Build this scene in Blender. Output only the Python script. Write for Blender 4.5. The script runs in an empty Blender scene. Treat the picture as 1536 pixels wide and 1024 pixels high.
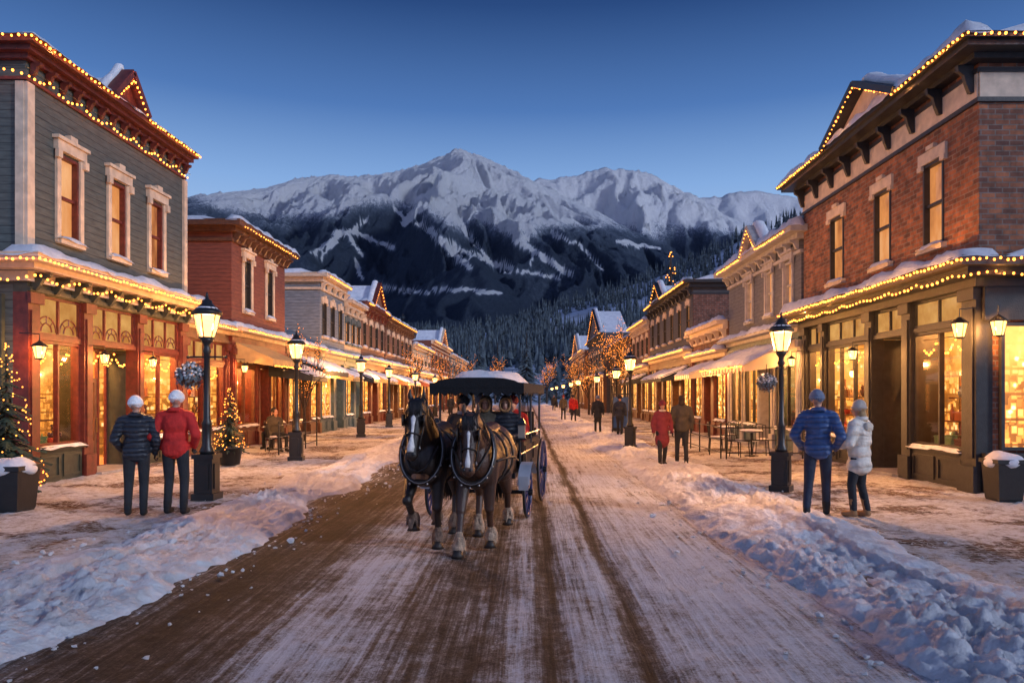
import bpy, bmesh, math, random
from mathutils import Vector, Matrix, noise
R = random.Random(11)
SC = bpy.context.scene
C = SC.collection
PI = math.pi
V = Vector
ORG = {}

# ------------------------------------------------------------------ materials
MC = {}
def newmat(name):
    m = bpy.data.materials.new(name); m.use_nodes = True
    nt = m.node_tree
    for n in list(nt.nodes): nt.nodes.remove(n)
    out = nt.nodes.new('ShaderNodeOutputMaterial')
    return m, nt, out
def N(nt, t, **k):
    n = nt.nodes.new(t)
    for a, b in k.items(): setattr(n, a, b)
    return n
def L(nt, a, b): nt.links.new(a, b)
def ramp(nt, stops, fac):
    r = nt.nodes.new('ShaderNodeValToRGB')
    e = r.color_ramp.elements
    while len(e) < len(stops): e.new(0.5)
    for i, (p, c) in enumerate(stops):
        e[i].position = p
        e[i].color = (c, c, c, 1) if not isinstance(c, (tuple, list)) else (c[0], c[1], c[2], 1)
    L(nt, fac, r.inputs[0]); return r
def noi(nt, tc, sc, det=6, ro=.5, mp=None):
    n = N(nt, 'ShaderNodeTexNoise'); n.inputs['Scale'].default_value = sc; n.inputs['Detail'].default_value = det; n.inputs['Roughness'].default_value = ro
    src = tc.outputs['Object']
    if mp:
        m = N(nt, 'ShaderNodeMapping'); m.inputs['Scale'].default_value = mp; L(nt, src, m.inputs[0]); src = m.outputs[0]
    L(nt, src, n.inputs['Vector']); return n.outputs[0]
def math_(nt, op, a, b=None, c=None):
    n = N(nt, 'ShaderNodeMath', operation=op)
    for i, v in enumerate((a, b, c)):
        if v is None: continue
        if isinstance(v, (int, float)): n.inputs[i].default_value = v
        else: L(nt, v, n.inputs[i])
    return n.outputs[0]
def bumpn(nt, h, p, st, dist):
    bp = N(nt, 'ShaderNodeBump'); bp.inputs['Strength'].default_value = st; bp.inputs['Distance'].default_value = dist
    L(nt, h, bp.inputs['Height']); L(nt, bp.outputs[0], p.inputs['Normal'])
def mulc(nt, a, b):
    mx = N(nt, 'ShaderNodeMix', data_type='RGBA', blend_type='MULTIPLY'); mx.inputs[0].default_value = 1
    L(nt, a, mx.inputs[6]); L(nt, b, mx.inputs[7]); return mx.outputs[2]
def basic(name, col, rough=.7, var=.3, scale=5, bump=.0, bscale=40, metal=0, emis=0):
    if name in MC: return MC[name]
    m, nt, out = newmat(name)
    p = N(nt, 'ShaderNodeBsdfPrincipled'); p.inputs['Roughness'].default_value = rough; p.inputs['Metallic'].default_value = metal
    tc = N(nt, 'ShaderNodeTexCoord')
    r = ramp(nt, [(.3, tuple(c*(1-var) for c in col)), (.7, tuple(min(1, c*(1+var)) for c in col))], noi(nt, tc, scale))
    L(nt, r.outputs[0], p.inputs['Base Color'])
    if emis: L(nt, r.outputs[0], p.inputs['Emission Color']); p.inputs['Emission Strength'].default_value = emis
    if bump: bumpn(nt, noi(nt, tc, bscale, 5), p, bump, .03)
    L(nt, p.outputs[0], out.inputs[0]); MC[name] = m; return m
def siding(name, col, pitch=.15):
    m, nt, out = newmat(name)
    p = N(nt, 'ShaderNodeBsdfPrincipled'); p.inputs['Roughness'].default_value = .65
    tc = N(nt, 'ShaderNodeTexCoord'); sx = N(nt, 'ShaderNodeSeparateXYZ'); L(nt, tc.outputs['Object'], sx.inputs[0])
    fr = math_(nt, 'FRACT', math_(nt, 'DIVIDE', sx.outputs[2], pitch))
    r = ramp(nt, [(.3, tuple(c*.62 for c in col)), (.7, tuple(c*1.3 for c in col))], noi(nt, tc, 3, 9, .6, (1, 1, 6)))
    lr = ramp(nt, [(0, .2), (.12, .95), (1, 1.0)], fr)
    L(nt, mulc(nt, r.outputs[0], lr.outputs[0]), p.inputs['Base Color'])
    hr = ramp(nt, [(0, 1), (.92, .25), (1, 0)], fr); bumpn(nt, hr.outputs[0], p, .9, .03)
    L(nt, p.outputs[0], out.inputs[0]); return m
def brick(name, c1, c2, mortar=(.2, .15, .12)):
    m, nt, out = newmat(name)
    p = N(nt, 'ShaderNodeBsdfPrincipled'); p.inputs['Roughness'].default_value = .85
    tc = N(nt, 'ShaderNodeTexCoord'); sx = N(nt, 'ShaderNodeSeparateXYZ'); L(nt, tc.outputs['Object'], sx.inputs[0])
    cb = N(nt, 'ShaderNodeCombineXYZ'); L(nt, math_(nt, 'ADD', sx.outputs[0], sx.outputs[1]), cb.inputs[0]); L(nt, sx.outputs[2], cb.inputs[1])
    b = N(nt, 'ShaderNodeTexBrick'); b.inputs['Scale'].default_value = 1
    b.inputs['Brick Width'].default_value = .26; b.inputs['Row Height'].default_value = .095; b.inputs['Mortar Size'].default_value = .011
    b.inputs['Color1'].default_value = (*c1, 1); b.inputs['Color2'].default_value = (*c2, 1); b.inputs['Mortar'].default_value = (*mortar, 1)
    L(nt, cb.outputs[0], b.inputs[0])
    r = ramp(nt, [(.3, .4), (.7, 1.4)], noi(nt, tc, 4, 9, .65))
    L(nt, mulc(nt, b.outputs[0], r.outputs[0]), p.inputs['Base Color'])
    bumpn(nt, math_(nt, 'SUBTRACT', 1, b.outputs['Fac']), p, .9, .02)
    L(nt, p.outputs[0], out.inputs[0]); return m
def emit(name, col, st, sampling='AUTO'):
    m, nt, out = newmat(name)
    e = N(nt, 'ShaderNodeEmission'); e.inputs[0].default_value = (*col, 1); e.inputs[1].default_value = st
    L(nt, e.outputs[0], out.inputs[0]); m.cycles.emission_sampling = sampling; return m
def mixgloss(nt, e, out, f=.07):
    g = N(nt, 'ShaderNodeBsdfGlossy'); g.inputs['Roughness'].default_value = .06
    ms = N(nt, 'ShaderNodeMixShader'); ms.inputs[0].default_value = f
    L(nt, e.outputs[0], ms.inputs[1]); L(nt, g.outputs[0], ms.inputs[2]); L(nt, ms.outputs[0], out.inputs[0])
def soft_pane(name, stops, st, scale, mp=(1, 1, 1)):
    m, nt, out = newmat(name); tc = N(nt, 'ShaderNodeTexCoord')
    r = ramp(nt, stops, noi(nt, tc, scale, 4, .55, mp))
    e = N(nt, 'ShaderNodeEmission'); e.inputs[1].default_value = st; L(nt, r.outputs[0], e.inputs[0]); mixgloss(nt, e, out); return m
def goods_pane(name, st, sc=9):
    # lit shop interior painted as glow: shelves carrying many small goods below, soft lamp light above
    m, nt, out = newmat(name); tc = N(nt, 'ShaderNodeTexCoord')
    mp = N(nt, 'ShaderNodeMapping'); mp.inputs['Scale'].default_value = (1, 1.1, .75); L(nt, tc.outputs['Object'], mp.inputs[0])
    v = N(nt, 'ShaderNodeTexVoronoi', distance='CHEBYCHEV'); v.inputs['Scale'].default_value = sc; v.inputs['Randomness'].default_value = .85; L(nt, mp.outputs[0], v.inputs['Vector'])
    sc_ = N(nt, 'ShaderNodeSeparateColor'); L(nt, v.outputs['Color'], sc_.inputs[0])
    gap = ramp(nt, [(.0, 1), (.36, .9), (.5, .25)], v.outputs[0])
    v2 = N(nt, 'ShaderNodeTexVoronoi'); v2.inputs['Scale'].default_value = 3.3; L(nt, tc.outputs['Object'], v2.inputs['Vector'])
    dots = ramp(nt, [(.0, 1), (.08, .9), (.2, 0)], v2.outputs[0])
    sx = N(nt, 'ShaderNodeSeparateXYZ'); L(nt, tc.outputs['Object'], sx.inputs[0])
    up = N(nt, 'ShaderNodeMapRange'); up.inputs[1].default_value = 1.7; up.inputs[2].default_value = 2.7; L(nt, sx.outputs[2], up.inputs[0])
    shf = ramp(nt, [(0, .15), (.1, .2), (.13, 1), (1, 1)], math_(nt, 'FRACT', math_(nt, 'DIVIDE', sx.outputs[2], .46)))
    soft = ramp(nt, [(.3, .35), (.7, .9)], noi(nt, tc, 1.1, 3))
    good = math_(nt, 'MULTIPLY', math_(nt, 'MULTIPLY', sc_.outputs[0], gap.outputs[0]), shf.outputs[0])
    good = math_(nt, 'MULTIPLY_ADD', soft.outputs[0], .25, math_(nt, 'MULTIPLY', good, .85))
    mx = N(nt, 'ShaderNodeMix', data_type='FLOAT'); L(nt, math_(nt, 'MULTIPLY', up.outputs[0], .8), mx.inputs[0]); L(nt, good, mx.inputs[2]); L(nt, soft.outputs[0], mx.inputs[3])
    tot = math_(nt, 'ADD', mx.outputs[0], math_(nt, 'MULTIPLY', dots.outputs[0], .6))
    r = ramp(nt, [(.05, (.06, .014, .003)), (.3, (.42, .13, .02)), (.52, (.95, .36, .06)), (.78, (1, .53, .13)), (1, (1, .82, .44))], tot)
    e = N(nt, 'ShaderNodeEmission'); e.inputs[1].default_value = st; L(nt, r.outputs[0], e.inputs[0]); mixgloss(nt, e, out); return m
def glassmat(name, em=None, st=0, trans=.94):
    m, nt, out = newmat(name)
    t = N(nt, 'ShaderNodeBsdfTransparent'); t.inputs[0].default_value = (1, .97, .92, 1)
    if em:
        g = N(nt, 'ShaderNodeEmission'); g.inputs[0].default_value = (*em, 1); g.inputs[1].default_value = st
    else:
        g = N(nt, 'ShaderNodeBsdfGlossy'); g.inputs['Roughness'].default_value = .03
    ms = N(nt, 'ShaderNodeMixShader'); ms.inputs[0].default_value = 1-trans
    L(nt, t.outputs[0], ms.inputs[1]); L(nt, g.outputs[0], ms.inputs[2]); L(nt, ms.outputs[0], out.inputs[0])
    return m
def snowmat(name, c0=(.62, .64, .70), c1=(.86, .87, .90), bs=14, bd=.06):
    m, nt, out = newmat(name)
    p = N(nt, 'ShaderNodeBsdfPrincipled'); p.inputs['Roughness'].default_value = .7; p.inputs['Specular IOR Level'].default_value = .3
    tc = N(nt, 'ShaderNodeTexCoord')
    r = ramp(nt, [(.32, c0), (.6, c1)], noi(nt, tc, 2.6, 10, .68)); L(nt, r.outputs[0], p.inputs['Base Color'])
    bumpn(nt, noi(nt, tc, bs, 9, .75), p, .9, bd)
    L(nt, p.outputs[0], out.inputs[0]); return m
SNOW = snowmat('snow')
BANK = snowmat('bank_snow', (.58, .56, .57), (.88, .90, .94), 16, .08)
WHITE = basic('cream_trim', (.58, .46, .34), .6, .2)
GTRIM = basic('grey_trim', (.36, .34, .33), .6, .2)
GREYGREEN = siding('grey_green_siding', (.085, .095, .085), .16)
REDSID = siding('rust_red_siding', (.20, .058, .034), .13)
BLUEGREY = siding('blue_grey_siding', (.17, .2, .23), .15)
GREYSID = siding('grey_siding', (.13, .13, .135), .14)
DARKSID = siding('dark_siding', (.06, .06, .065), .15)
CREAMSID = siding('cream_siding', (.40, .33, .25), .15)
BROWNSID = siding('brown_siding', (.18, .085, .05), .15)
BRICK = brick('red_brick', (.36, .12, .05), (.12, .045, .03))
BRICK2 = brick('brown_brick', (.20, .075, .045), (.12, .05, .035))
REDW = basic('dark_red_wood', (.12, .022, .015), .5, .35, 8, .2)
GREENW = basic('dark_green_wood', (.04, .045, .032), .5, .3, 8, .2)
BLACKW = basic('black_wood', (.022, .021, .022), .45, .3, 8, .2)
BROWNW = basic('brown_wood', (.12, .05, .025), .5, .35, 8, .2)
TEALW = basic('teal_wood', (.06, .10, .11), .5, .3, 8, .2)
IRON = basic('black_iron', (.012, .013, .014), .4, .2, 9, .1)
INT = basic('glowing_interior_wood', (.6, .30, .12), .7, .35, 3, .1, emis=.45)  # wood emits a little, lamp light built into its colour
BACKW = goods_pane('glowing_backdrop', 1.5, 8)  # back wall glows on its own, lamp light painted on
PANE = goods_pane('lit_shop_pane', 2.3)
UPANE = soft_pane('upper_window_pane', [(.3, (.35, .11, .04)), (.5, (.8, .3, .09)), (.72, (1, .5, .22))], 1.0, 1.3, (1, 1, .5))  # amber glow and reflection painted into the pane as emission
DPANE = soft_pane('dusky_window_pane', [(.35, (.03, .035, .05)), (.52, (.14, .085, .06)), (.7, (.75, .36, .13))], .7, .9)
TPANE = soft_pane('transom_glass', [(.3, (.55, .20, .04)), (.7, (1, .52, .15))], .8, 1.6)
GLASS = glassmat('shop_glass')
LAMPG = glassmat('lamp_glass', (1, .45, .11), 7, .45)
BULB = emit('warm_bulb', (1, .27, .035), 9)
BULBF = emit('far_warm_bulb', (1, .30, .045), 5, 'NONE')
FAIRY = emit('fairy_bulb', (1, .28, .04), 3.6, 'NONE')
PEND = emit('pendant_glow', (1, .5, .16), 9)
STEP = basic('step_stone', (.3, .28, .26), .8, .3, 5, .2)
BRASS = basic('brass', (.5, .3, .1), .3, .1, metal=1)

# ------------------------------------------------------------------ mesh builder
class MB:
    def __init__(s): s.v = []; s.f = []
    def add(s, vs, fs):
        b = len(s.v); s.v += [tuple(v) for v in vs]; s.f += [tuple(i+b for i in f) for f in fs]
    def box(s, x0, x1, y0, y1, z0, z1):
        x0, x1 = sorted((x0, x1)); y0, y1 = sorted((y0, y1)); z0, z1 = sorted((z0, z1))
        s.add([(x0,y0,z0),(x1,y0,z0),(x1,y1,z0),(x0,y1,z0),(x0,y0,z1),(x1,y0,z1),(x1,y1,z1),(x0,y1,z1)],
              [(3,2,1,0),(4,5,6,7),(0,1,5,4),(1,2,6,5),(2,3,7,6),(3,0,4,7)])
    def beam(s, p0, p1, a, b, ref=(1, 0, 0)):
        p0 = V(p0); p1 = V(p1); d = (p1-p0).normalized(); r = V(ref)
        n = d.cross(r).normalized(); r = n.cross(d).normalized()
        vs = [p+r*(i*a/2)+n*(j*b/2) for p in (p0, p1) for i, j in ((-1,-1),(1,-1),(1,1),(-1,1))]
        s.add(vs, [(0,1,2,3),(7,6,5,4),(0,4,5,1),(1,5,6,2),(2,6,7,3),(3,7,4,0)])
    def tube(s, pts, rad, n=8):
        pts = [V(p) for p in pts]
        if not isinstance(rad, (list, tuple)): rad = [rad]*len(pts)
        vs = []; fs = []; prev = None
        for i, p in enumerate(pts):
            d = (pts[min(i+1, len(pts)-1)]-pts[max(i-1, 0)])
            d = d.normalized() if d.length > 1e-9 else V((0,0,1))
            u = d.cross(V((0,0,1)) if abs(d.z) < .9 else V((1,0,0))).normalized() if prev is None else (prev-d*prev.dot(d)).normalized()
            prev = u; w = d.cross(u)
            for k in range(n):
                a = 2*PI*k/n; vs.append(p+(u*math.cos(a)+w*math.sin(a))*rad[i])
        for i in range(len(pts)-1):
            for k in range(n):
                fs.append((i*n+k, i*n+(k+1)%n, (i+1)*n+(k+1)%n, (i+1)*n+k))
        fs.append(tuple(range(n-1, -1, -1))); fs.append(tuple((len(pts)-1)*n+k for k in range(n)))
        s.add(vs, fs)
    def lathe(s, prof, c=(0,0,0), n=16):
        vs = []; fs = []
        for r, z in prof:
            for k in range(n):
                a = 2*PI*(k+.5)/n; vs.append((c[0]+r*math.cos(a), c[1]+r*math.sin(a), c[2]+z))
        for i in range(len(prof)-1):
            for k in range(n): fs.append((i*n+k, i*n+(k+1)%n, (i+1)*n+(k+1)%n, (i+1)*n+k))
        fs.append(tuple(range(n-1, -1, -1))); fs.append(tuple((len(prof)-1)*n+k for k in range(n)))
        s.add(vs, fs)
    def ell(s, c, r, seg=14, rings=9, rot=None):
        vs = [(0,0,-1)]; fs = []
        for i in range(1, rings):
            t = PI*i/rings
            for k in range(seg):
                a = 2*PI*k/seg; vs.append((math.sin(t)*math.cos(a), math.sin(t)*math.sin(a), -math.cos(t)))
        vs.append((0,0,1))
        if not isinstance(r, (list, tuple)): r = (r, r, r)
        out = []
        for v in vs:
            q = V((v[0]*r[0], v[1]*r[1], v[2]*r[2]))
            if rot is not None: q = rot @ q
            out.append(q+V(c))
        for k in range(seg): fs.append((0, 1+(k+1)%seg, 1+k))
        for i in range(rings-2):
            for k in range(seg):
                a = 1+i*seg; fs.append((a+k, a+(k+1)%seg, a+seg+(k+1)%seg, a+seg+k))
        a = 1+(rings-2)*seg
        for k in range(seg): fs.append((a+k, a+(k+1)%seg, len(vs)-1))
        s.add(out, fs)
    def cap(s, p0, p1, r0, r1, n=12):
        p0 = V(p0); p1 = V(p1); d = (p1-p0).normalized()
        pts = []; rr = []
        for a in (-.98, -.8, -.45, 0): pts.append(p0+d*(a*r0)); rr.append(r0*math.sqrt(max(0.02, 1-a*a)))
        for a in (0, .45, .8, .98): pts.append(p1+d*(a*r1)); rr.append(r1*math.sqrt(max(0.02, 1-a*a)))
        s.tube(pts, rr, n)
    def torus(s, c, R_, r, n=28, m=8, axis='x'):
        vs = []; fs = []
        for i in range(n):
            a = 2*PI*i/n
            for j in range(m):
                b = 2*PI*j/m; q = R_+r*math.cos(b); h = r*math.sin(b)
                p = {'x': (h, q*math.cos(a), q*math.sin(a)), 'y': (q*math.cos(a), h, q*math.sin(a)), 'z': (q*math.cos(a), q*math.sin(a), h)}[axis]
                vs.append((c[0]+p[0], c[1]+p[1], c[2]+p[2]))
        for i in range(n):
            for j in range(m): fs.append((i*m+j, ((i+1)%n)*m+j, ((i+1)%n)*m+(j+1)%m, i*m+(j+1)%m))
        s.add(vs, fs)
    def mesh(s, name, off=(0,0,0), fix=True):
        me = bpy.data.meshes.new(name)
        ox, oy, oz = off
        me.from_pydata([(a-ox, b-oy, c-oz) for a, b, c in s.v], [], s.f)
        if fix:
            bm = bmesh.new(); bm.from_mesh(me); bmesh.ops.recalc_face_normals(bm, faces=bm.faces); bm.to_mesh(me); bm.free()
        return me
    def build(s, name, mat, parent=None, smooth=False, org=(0,0,0), fix=True):
        off = ORG[parent.name] if parent is not None else V(org)
        me = s.mesh(name, off, fix); me.materials.append(mat)
        if smooth: me.polygons.foreach_set('use_smooth', [True]*len(me.polygons))
        o = bpy.data.objects.new(name, me); C.objects.link(o)
        if parent is not None: o.parent = parent
        else: o.location = org
        ORG[o.name] = V(off); return o
def empty(name, loc, rz=0):
    o = bpy.data.objects.new(name, None); C.objects.link(o); o.location = loc; o.rotation_euler = (0,0,rz)
    o.empty_display_size = .2; ORG[o.name] = V(loc); return o
def tag(o, label=None, cat=None, group=None, kind=None):
    if label: o['label'] = label
    if cat: o['category'] = cat
    if group: o['group'] = group
    if kind: o['kind'] = kind
    return o
def copy_tree(o, parent=None):
    c = o.copy(); C.objects.link(c)
    if parent is not None: c.parent = parent
    ORG[c.name] = ORG.get(o.name, V((0,0,0)))
    for ch in list(o.children): copy_tree(ch, c)
    return c
def blob(name, mb, mat, parent, vox=.02, it=4, org=(0,0,0)):
    me = mb.mesh(name+'_raw', (0,0,0))
    t = bpy.data.objects.new('tmp', me); C.objects.link(t)
    a = t.modifiers.new('r', 'REMESH'); a.mode = 'VOXEL'; a.voxel_size = vox
    b = t.modifiers.new('s', 'SMOOTH'); b.factor = .5; b.iterations = it
    dg = bpy.context.evaluated_depsgraph_get()
    m2 = bpy.data.meshes.new_from_object(t.evaluated_get(dg)); m2.name = name
    bpy.data.objects.remove(t)
    off = ORG[parent.name] if parent is not None else V(org)
    m2.transform(Matrix.Translation(-off))
    m2.materials.clear(); m2.materials.append(mat)
    m2.polygons.foreach_set('use_smooth', [True]*len(m2.polygons))
    o = bpy.data.objects.new(name, m2); C.objects.link(o)
    if parent is not None: o.parent = parent
    ORG[o.name] = V(off); return o
def light(name, loc, w, col=(1, .44, .12), rad=.08, parent=None):
    l = bpy.data.lights.new(name, 'POINT'); l.energy = w; l.color = col; l.shadow_soft_size = rad
    o = bpy.data.objects.new(name, l); C.objects.link(o)
    if parent is not None: o.parent = parent; o.location = V(loc)-ORG[parent.name]
    else: o.location = loc
    return o
nz3 = lambda x, y, z=0: noise.noise(V((x, y, z)))

# ------------------------------------------------------------------ setting: ground, road, pavements, banks
def ygeo(y0, y1, s0, k):
    ys = [y0]
    while ys[-1] < y1: ys.append(ys[-1]+max(s0, ys[-1]*k))
    return ys
def grid(name, xs, ys, zf, mat, kind='structure', label=None, cat=None):
    mb = MB(); nx = len(xs)
    for y in ys:
        for x in xs: mb.v.append((x, y, zf(x, y)))
    for j in range(len(ys)-1):
        for i in range(nx-1): mb.f.append((j*nx+i, j*nx+i+1, (j+1)*nx+i+1, (j+1)*nx+i))
    o = mb.build(name, mat, smooth=True, fix=False); tag(o, label, cat, kind=kind); return o
lin = lambda a, b, n: [a+(b-a)*i/(n-1) for i in range(n)]
def road_mat():
    m, nt, out = newmat('slushy_road')
    p = N(nt, 'ShaderNodeBsdfPrincipled'); tc = N(nt, 'ShaderNodeTexCoord'); p.inputs['Specular IOR Level'].default_value = .12
    sx = N(nt, 'ShaderNodeSeparateXYZ'); L(nt, tc.outputs['Object'], sx.inputs[0])
    w = math_(nt, 'MULTIPLY_ADD', noi(nt, tc, .3, 2), .3, sx.outputs[0])
    mr = N(nt, 'ShaderNodeMapRange'); mr.inputs[1].default_value = -3.85; mr.inputs[2].default_value = 4.15; L(nt, w, mr.inputs[0])
    q = lambda x: (x+4)/8
    st = [(-4,.1),(-3.5,.5),(-2.9,.84),(-2.2,.6),(-1.8,.12),(-1.3,.2),(-.85,.52),(-.3,.6),(-.02,.12),(.22,.8),(.38,.14),(.72,.1),(.86,.78),(1.0,.1),(1.6,.0),(2.4,.06)]
    r = ramp(nt, [(q(a), b) for a, b in st], mr.outputs[0])
    sn = noi(nt, tc, 1, 9, .7, (13, .35, 1)); s2 = noi(nt, tc, 1, 6, .7, (30, 1.0, 1)); fn = noi(nt, tc, 8, 10, .8); bn = noi(nt, tc, .9, 8, .75); gr = noi(nt, tc, 50, 4, .75)
    a = math_(nt, 'MULTIPLY_ADD', sn, 1.7, r.outputs[0]); a = math_(nt, 'MULTIPLY_ADD', s2, .8, a); a = math_(nt, 'MULTIPLY_ADD', fn, 1.3, a); a = math_(nt, 'MULTIPLY_ADD', bn, 1.2, a); a = math_(nt, 'MULTIPLY_ADD', gr, .9, a)
    ms = N(nt, 'ShaderNodeMapRange'); ms.inputs[1].default_value = 2.88; ms.inputs[2].default_value = 3.9; L(nt, a, ms.inputs[0])
    col = ramp(nt, [(0, (.78, .80, .86)), (.24, (.56, .55, .57)), (.46, (.24, .205, .185)), (.7, (.10, .075, .06)), (1, (.045, .032, .025))], ms.outputs[0])
    L(nt, col.outputs[0], p.inputs['Base Color']); p.inputs['Roughness'].default_value = .75
    h = math_(nt, 'ADD', math_(nt, 'MULTIPLY', math_(nt, 'ADD', sn, s2), .6), math_(nt, 'ADD', fn, math_(nt, 'MULTIPLY', gr, .4)))
    bumpn(nt, h, p, 1, .085)
    L(nt, p.outputs[0], out.inputs[0]); return m
def walk_mat():
    m, nt, out = newmat('trampled_pavement')
    p = N(nt, 'ShaderNodeBsdfPrincipled'); p.inputs['Roughness'].default_value = .7; p.inputs['Specular IOR Level'].default_value = .2
    tc = N(nt, 'ShaderNodeTexCoord')
    b = N(nt, 'ShaderNodeTexBrick'); b.inputs['Scale'].default_value = 1; b.inputs['Brick Width'].default_value = .22; b.inputs['Row Height'].default_value = .11; b.inputs['Mortar Size'].default_value = .012
    b.inputs['Color1'].default_value = (.16, .075, .04, 1); b.inputs['Color2'].default_value = (.08, .04, .025, 1); b.inputs['Mortar'].default_value = (.4, .38, .36, 1)
    L(nt, tc.outputs['Object'], b.inputs[0])
    n2 = noi(nt, tc, 7, 10, .78)
    r = ramp(nt, [(.505, 0), (.56, 1)], noi(nt, tc, .55, 10, .72))
    sc = ramp(nt, [(.33, (.24, .17, .12)), (.44, (.56, .52, .49)), (.55, (.80, .80, .82))], n2)
    mx = N(nt, 'ShaderNodeMix', data_type='RGBA'); L(nt, r.outputs[0], mx.inputs[0]); L(nt, sc.outputs[0], mx.inputs[6]); L(nt, b.outputs[0], mx.inputs[7])
    sp = ramp(nt, [(.55, 0), (.6, 1)], n2)
    m2 = N(nt, 'ShaderNodeMix', data_type='RGBA'); L(nt, sp.outputs[0], m2.inputs[0]); L(nt, mx.outputs[2], m2.inputs[6]); m2.inputs[7].default_value = (.76, .76, .79, 1)
    L(nt, m2.outputs[2], p.inputs['Base Color']); bumpn(nt, n2, p, 1, .14)
    L(nt, p.outputs[0], out.inputs[0]); return m
g = MB(); g.add([(-9000,-300,-.25),(9000,-300,-.25),(9000,12000,-.25),(-9000,12000,-.25)], [(0,1,2,3)])
tag(g.build('ground', SNOW), kind='structure')
def road_z(x, y):
    t = 0
    for c, w in ((.24, .1), (.87, .09), (-.5, .3), (-2.7, .5)): t += math.exp(-((x-c)/w)**2)
    return -.024*t+.016*nz3(x*2.2, y*.8)+.014*nz3(x*7, y*3)+.010*nz3(x*15, y*11)
grid('road', lin(-5.2, 4.4, 150), ygeo(1.5, 190, .06, .013), road_z, road_mat())
WALK = walk_mat(); WZ = .08
def walk_z(x, y): return WZ-.005+.025*nz3(x*1.5, y*1.5)+.024*nz3(x*5, y*5)+.018*nz3(x*12, y*12)
grid('pavement_left', [-30, -22, -16, -12]+lin(-10.2, -4.1, 80), ygeo(1.5, 190, .08, .017), walk_z, WALK)
grid('pavement_right', lin(3.2, 10.5, 90)+[14, 20, 30], ygeo(1.5, 190, .08, .017), walk_z, WALK)
def bil(x, y, z=0): return abs(noise.noise(V((x, y, z))))
def bank(name, xc, w, h, seed, sx=1):
    ys = ygeo(2.2, 150, .026, .0068); us = lin(-1, 1, 80)
    mb = MB(); n = len(us)
    for y in ys:
        c = xc(y)+.2*nz3(seed+4, y*.6); ww = w*(1+.4*nz3(seed, y*.35))
        hh = h*max(.1, .6+1.3*nz3(seed+9, y*.5))*(1 if y < 60 else .8)
        for u in us:
            x = c+u*ww+.08*nz3(u*3, y*3, seed)+.05*nz3(u*9, y*6, seed+2)
            ua = u*sx
            pr = max(0, 1-((ua+.3)/(.7 if ua < -.3 else 1.3))**2)
            lumpy = .55+.9*max(0, min(1, .5+1.6*nz3(x*.6, y*.5, seed+20)))
            big = bil(x*1.6, y*1.6, seed); md = bil(x*4.2, y*4.2, seed+3); sm = bil(x*9, y*9, seed+5); s3 = bil(x*17, y*17, seed+6); ti = bil(x*33, y*33, seed+8)
            edge = min(1, (1-abs(u))*4)
            z = -.06+(.13 if ua > .2 else .07)*edge+edge*(pr*(hh*(.4+.9*big)+.5*md*h*lumpy)+(.22+.78*pr)*lumpy*(.085*sm+.05*s3+.025*ti))
            mb.v.append((x, y, z))
    for j in range(len(ys)-1):
        for i in range(n-1): mb.f.append((j*n+i, j*n+i+1, (j+1)*n+i+1, (j+1)*n+i))
    tag(mb.build(name, BANK, smooth=True, fix=False), kind='structure')
LB = lambda y: -4.15-.018*max(0, y-8)-.3*max(0, 1-(y-3)/6 if y < 9 else 0)
RB = lambda y: 3.45+.3*max(0, 1-(y-3)/6 if y < 9 else 0)-.004*max(0, y-12)
bank('snow_bank_left', LB, .9, .14, 3.1, -1)
bank('snow_bank_right', RB, 1.1, .18, 7.7, 1)
cl = MB()
for k in range(1700):
    sd = R.random() < .5; y = 3+R.random()**1.7*28
    x = (LB(y)+.8*R.choice((1,1,-.9)) if sd else RB(y)-.9*R.choice((1,1,-1)))+R.gauss(0, .35); r = R.uniform(.005, .018)*(2.2 if R.random() < .1 else 1)
    b = len(cl.v); off = x < LB(y) if sd else x > RB(y)
    cl.ell((x, y, (WZ if off else .01)+r*.4), (r*R.uniform(.8, 1.8), r*R.uniform(.8, 1.8), r*R.uniform(.5, .9)), 5, 4)
    for i in range(b, len(cl.v)):
        vx = cl.v[i]; cl.v[i] = (vx[0]+R.gauss(0, r*.3), vx[1]+R.gauss(0, r*.3), vx[2]+R.gauss(0, r*.25))
tag(cl.build('snow_clods', BANK, fix=False), 'loose clods of snow scattered along both snow banks', 'snow', kind='stuff')

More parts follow.
